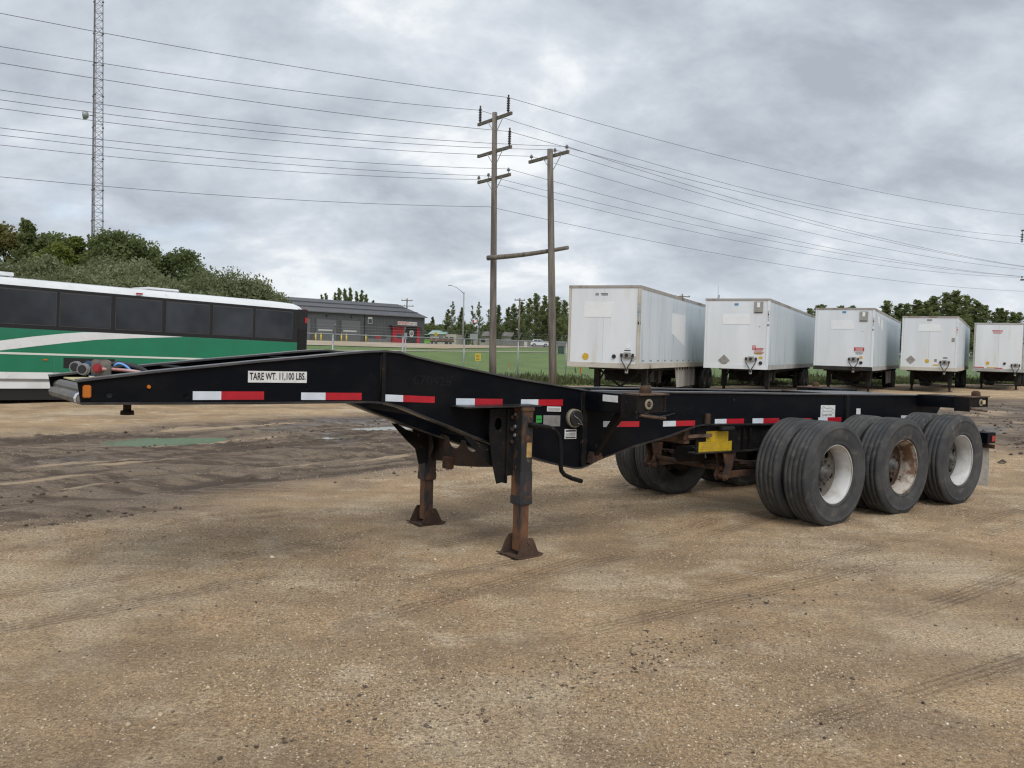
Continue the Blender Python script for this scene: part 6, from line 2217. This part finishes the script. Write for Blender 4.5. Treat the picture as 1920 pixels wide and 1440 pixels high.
def build_weeds():
    n = 26000
    a = RNG.uniform(-12, 90, n)
    edge = -3.4 - .14 * np.clip(a, 0, 90) + (fbm(a * .23, a * 0 + 3.3, 4) - .5) * 5.0
    b = edge + np.abs(RNG.normal(0, 1, n)) * 4.5 + RNG.uniform(-.3, .6, n)
    tall = fbm(a * .35 + 11, b * .35, 3)
    h = (.10 + .55 * np.clip(tall - .42, 0, 1) * 2) * RNG.uniform(.5, 1.3, n)
    p = F0[None] + FDIR[None] * a[:, None] + FPER[None] * b[:, None]
    z = terr(p[:, 0], p[:, 1])
    ang = RNG.random(n) * 2 * PI
    w = .05 + .09 * RNG.random(n)
    base = np.stack([p[:, 0], p[:, 1], z], 1)
    u = np.stack([np.cos(ang), np.sin(ang), np.zeros(n)], 1)
    ln = np.stack([RNG.normal(0, .25, n), RNG.normal(0, .25, n), np.ones(n)], 1)
    V = np.stack([base - u * w[:, None] * .5, base + u * w[:, None] * .5, base + ln * h[:, None] * .6 + u * w[:, None] * .6, base + ln * h[:, None]], 1).reshape(-1, 3)
    F = np.arange(4 * n).reshape(n, 4)
    o = raw_mesh('weeds', V, F, M['weed'], None, {'tint': np.repeat(RNG.random(n), 4)})
    tag(o, 'rough grass and weeds along the fence and under the trailers', None, None, 'stuff')


build_weeds()

# ------------------------------------------------------------------ loose gravel and mud crumbs on the yard
def pebble_material(name, stops):
    m, N, L, B = new_mat(name)
    at = N.new('ShaderNodeAttribute')
    at.attribute_name = 'tint'
    r = N.new('ShaderNodeValToRGB')
    cr = r.color_ramp
    while len(cr.elements) < len(stops):
        cr.elements.new(.5)
    for e, (p, c) in zip(cr.elements, stops):
        e.position = p
        e.color = (*c, 1)
    L.new(at.outputs['Fac'], r.inputs[0])
    L.new(r.outputs[0], B.inputs['Base Color'])
    B.inputs['Roughness'].default_value = .85
    return m


M['gravel'] = pebble_material('loose_gravel', [(0, (.16, .12, .088)), (.35, (.33, .252, .17)), (.6, (.47, .365, .245)), (.88, (.57, .46, .325)), (1, (.74, .64, .49))])
M['crumb'] = pebble_material('mud_crumbs', [(0, (.052, .039, .029)), (.6, (.11, .084, .062)), (1, (.19, .148, .108))])
_O = np.array([(1, 0, 0), (-1, 0, 0), (0, 1, 0), (0, -1, 0), (0, 0, 1), (0, 0, -1)], float)
_OF = np.array([(0, 2, 4), (2, 1, 4), (1, 3, 4), (3, 0, 4), (2, 0, 5), (1, 2, 5), (3, 1, 5), (0, 3, 5)])


def scatter(name, X, Y, size, mat, tint, label, lift=.15, rough=.35):
    n = len(X)
    Z = ground_fields(X, Y)[0]
    ang = RNG.random(n) * 2 * PI
    c, s = np.cos(ang), np.sin(ang)
    sc = np.stack([size * RNG.uniform(.7, 1.3, n), size * RNG.uniform(.55, 1.0, n), size * RNG.uniform(.35, .75, n)], 1)
    P = _O[None] * sc[:, None, :] * (1 + RNG.uniform(-rough, rough, (n, 6, 1)))
    P[:, :, :2] += RNG.normal(0, .12, (n, 6, 2)) * size[:, None, None]
    x = P[:, :, 0] * c[:, None] - P[:, :, 1] * s[:, None] + X[:, None]
    y = P[:, :, 0] * s[:, None] + P[:, :, 1] * c[:, None] + Y[:, None]
    z = P[:, :, 2] + Z[:, None] + size[:, None] * lift
    V = np.stack([x, y, z], 2).reshape(-1, 3)
    F = (_OF[None] + (np.arange(n) * 6)[:, None, None]).reshape(-1, 3)
    o = raw_mesh(name, V, F, mat, None, {'tint': np.repeat(tint, 6)})
    return tag(o, label, None, None, 'stuff')


def build_loose():
    n = 300000
    r = 3.0 + 12.5 * RNG.random(n) ** 1.5
    t = RNG.uniform(-.68, .68, n)
    X, Y = r * np.tan(t) * .95, r
    dens = fbm(X * .7 + 2, Y * .7, 4)
    keep = RNG.random(n) < np.clip((dens - .44) * 3.6, .05, .9) * (1 - .9 * ground_fields(X, Y)[1])
    X, Y = X[keep], Y[keep]
    m = len(X)
    size = .0022 + .0075 * RNG.random(m) ** 3.2 + .00035 * (Y - 3)
    big = RNG.random(m) < .004
    size[big] *= RNG.uniform(1.6, 2.8, big.sum())
    scatter('loose_gravel', X, Y, size, M['gravel'], np.clip(RNG.normal(.48, .28, m), 0, 1), 'loose tan gravel scattered over the yard')
    # dark crumbs dropped by tyres, in trails and heaps
    cl = [(1.04, 4.85, .35, 120), (2.0, 6.0, .5, 90), (.2, 4.2, .45, 70), (-.97, 3.6, .3, 40), (-.6, 3.97, .35, 60), (1.3, 5.2, .6, 80), (.5, 4.6, .5, 80), (3.2, 5.6, .8, 60), (-.2, 3.8, .5, 50),
          (3.8, 7.0, .8, 50), (2.4, 4.2, .7, 40), (1.0, 3.6, .6, 30), (-2.6, 5.2, 1.0, 60), (-1.0, 5.6, 1.0, 60)]
    xs, ys, ss = [], [], []
    for cx, cy, sp, k in cl:
        u, v = RNG.normal(0, sp, k), RNG.normal(0, sp * .28, k)
        xs.append(cx + u * .80 - v * .6)
        ys.append(cy + u * .60 + v * .8)
        ss.append(.004 + .011 * RNG.random(k) ** 3)
    k = 16000
    qx, qy = RNG.uniform(-10, 4, k), RNG.uniform(7, 19, k)
    q = -.787 * qx + .616 * qy
    pp = .616 * qx + .787 * qy
    ok = (q > 7.6) & (q < 15) & (fbm(pp * .5, q * 2.6, 3) > .58)
    xs.append(qx[ok])
    ys.append(qy[ok])
    ss.append(.005 + .034 * RNG.random(ok.sum()) ** 4.5)
    k = 3000
    qx, qy = RNG.uniform(8, 22, k), RNG.uniform(14, 34, k)
    ok = fbm(qx * .9, qy * .9, 3) > .48
    xs.append(qx[ok])
    ys.append(qy[ok])
    ss.append(.012 + .05 * RNG.random(ok.sum()) ** 3)
    X, Y, S = map(np.concatenate, (xs, ys, ss))
    scatter('mud_crumbs', X, Y, S, M['crumb'], RNG.random(len(X)), 'dark mud crumbs and clods dropped on the gravel', .25, .45)


build_loose()
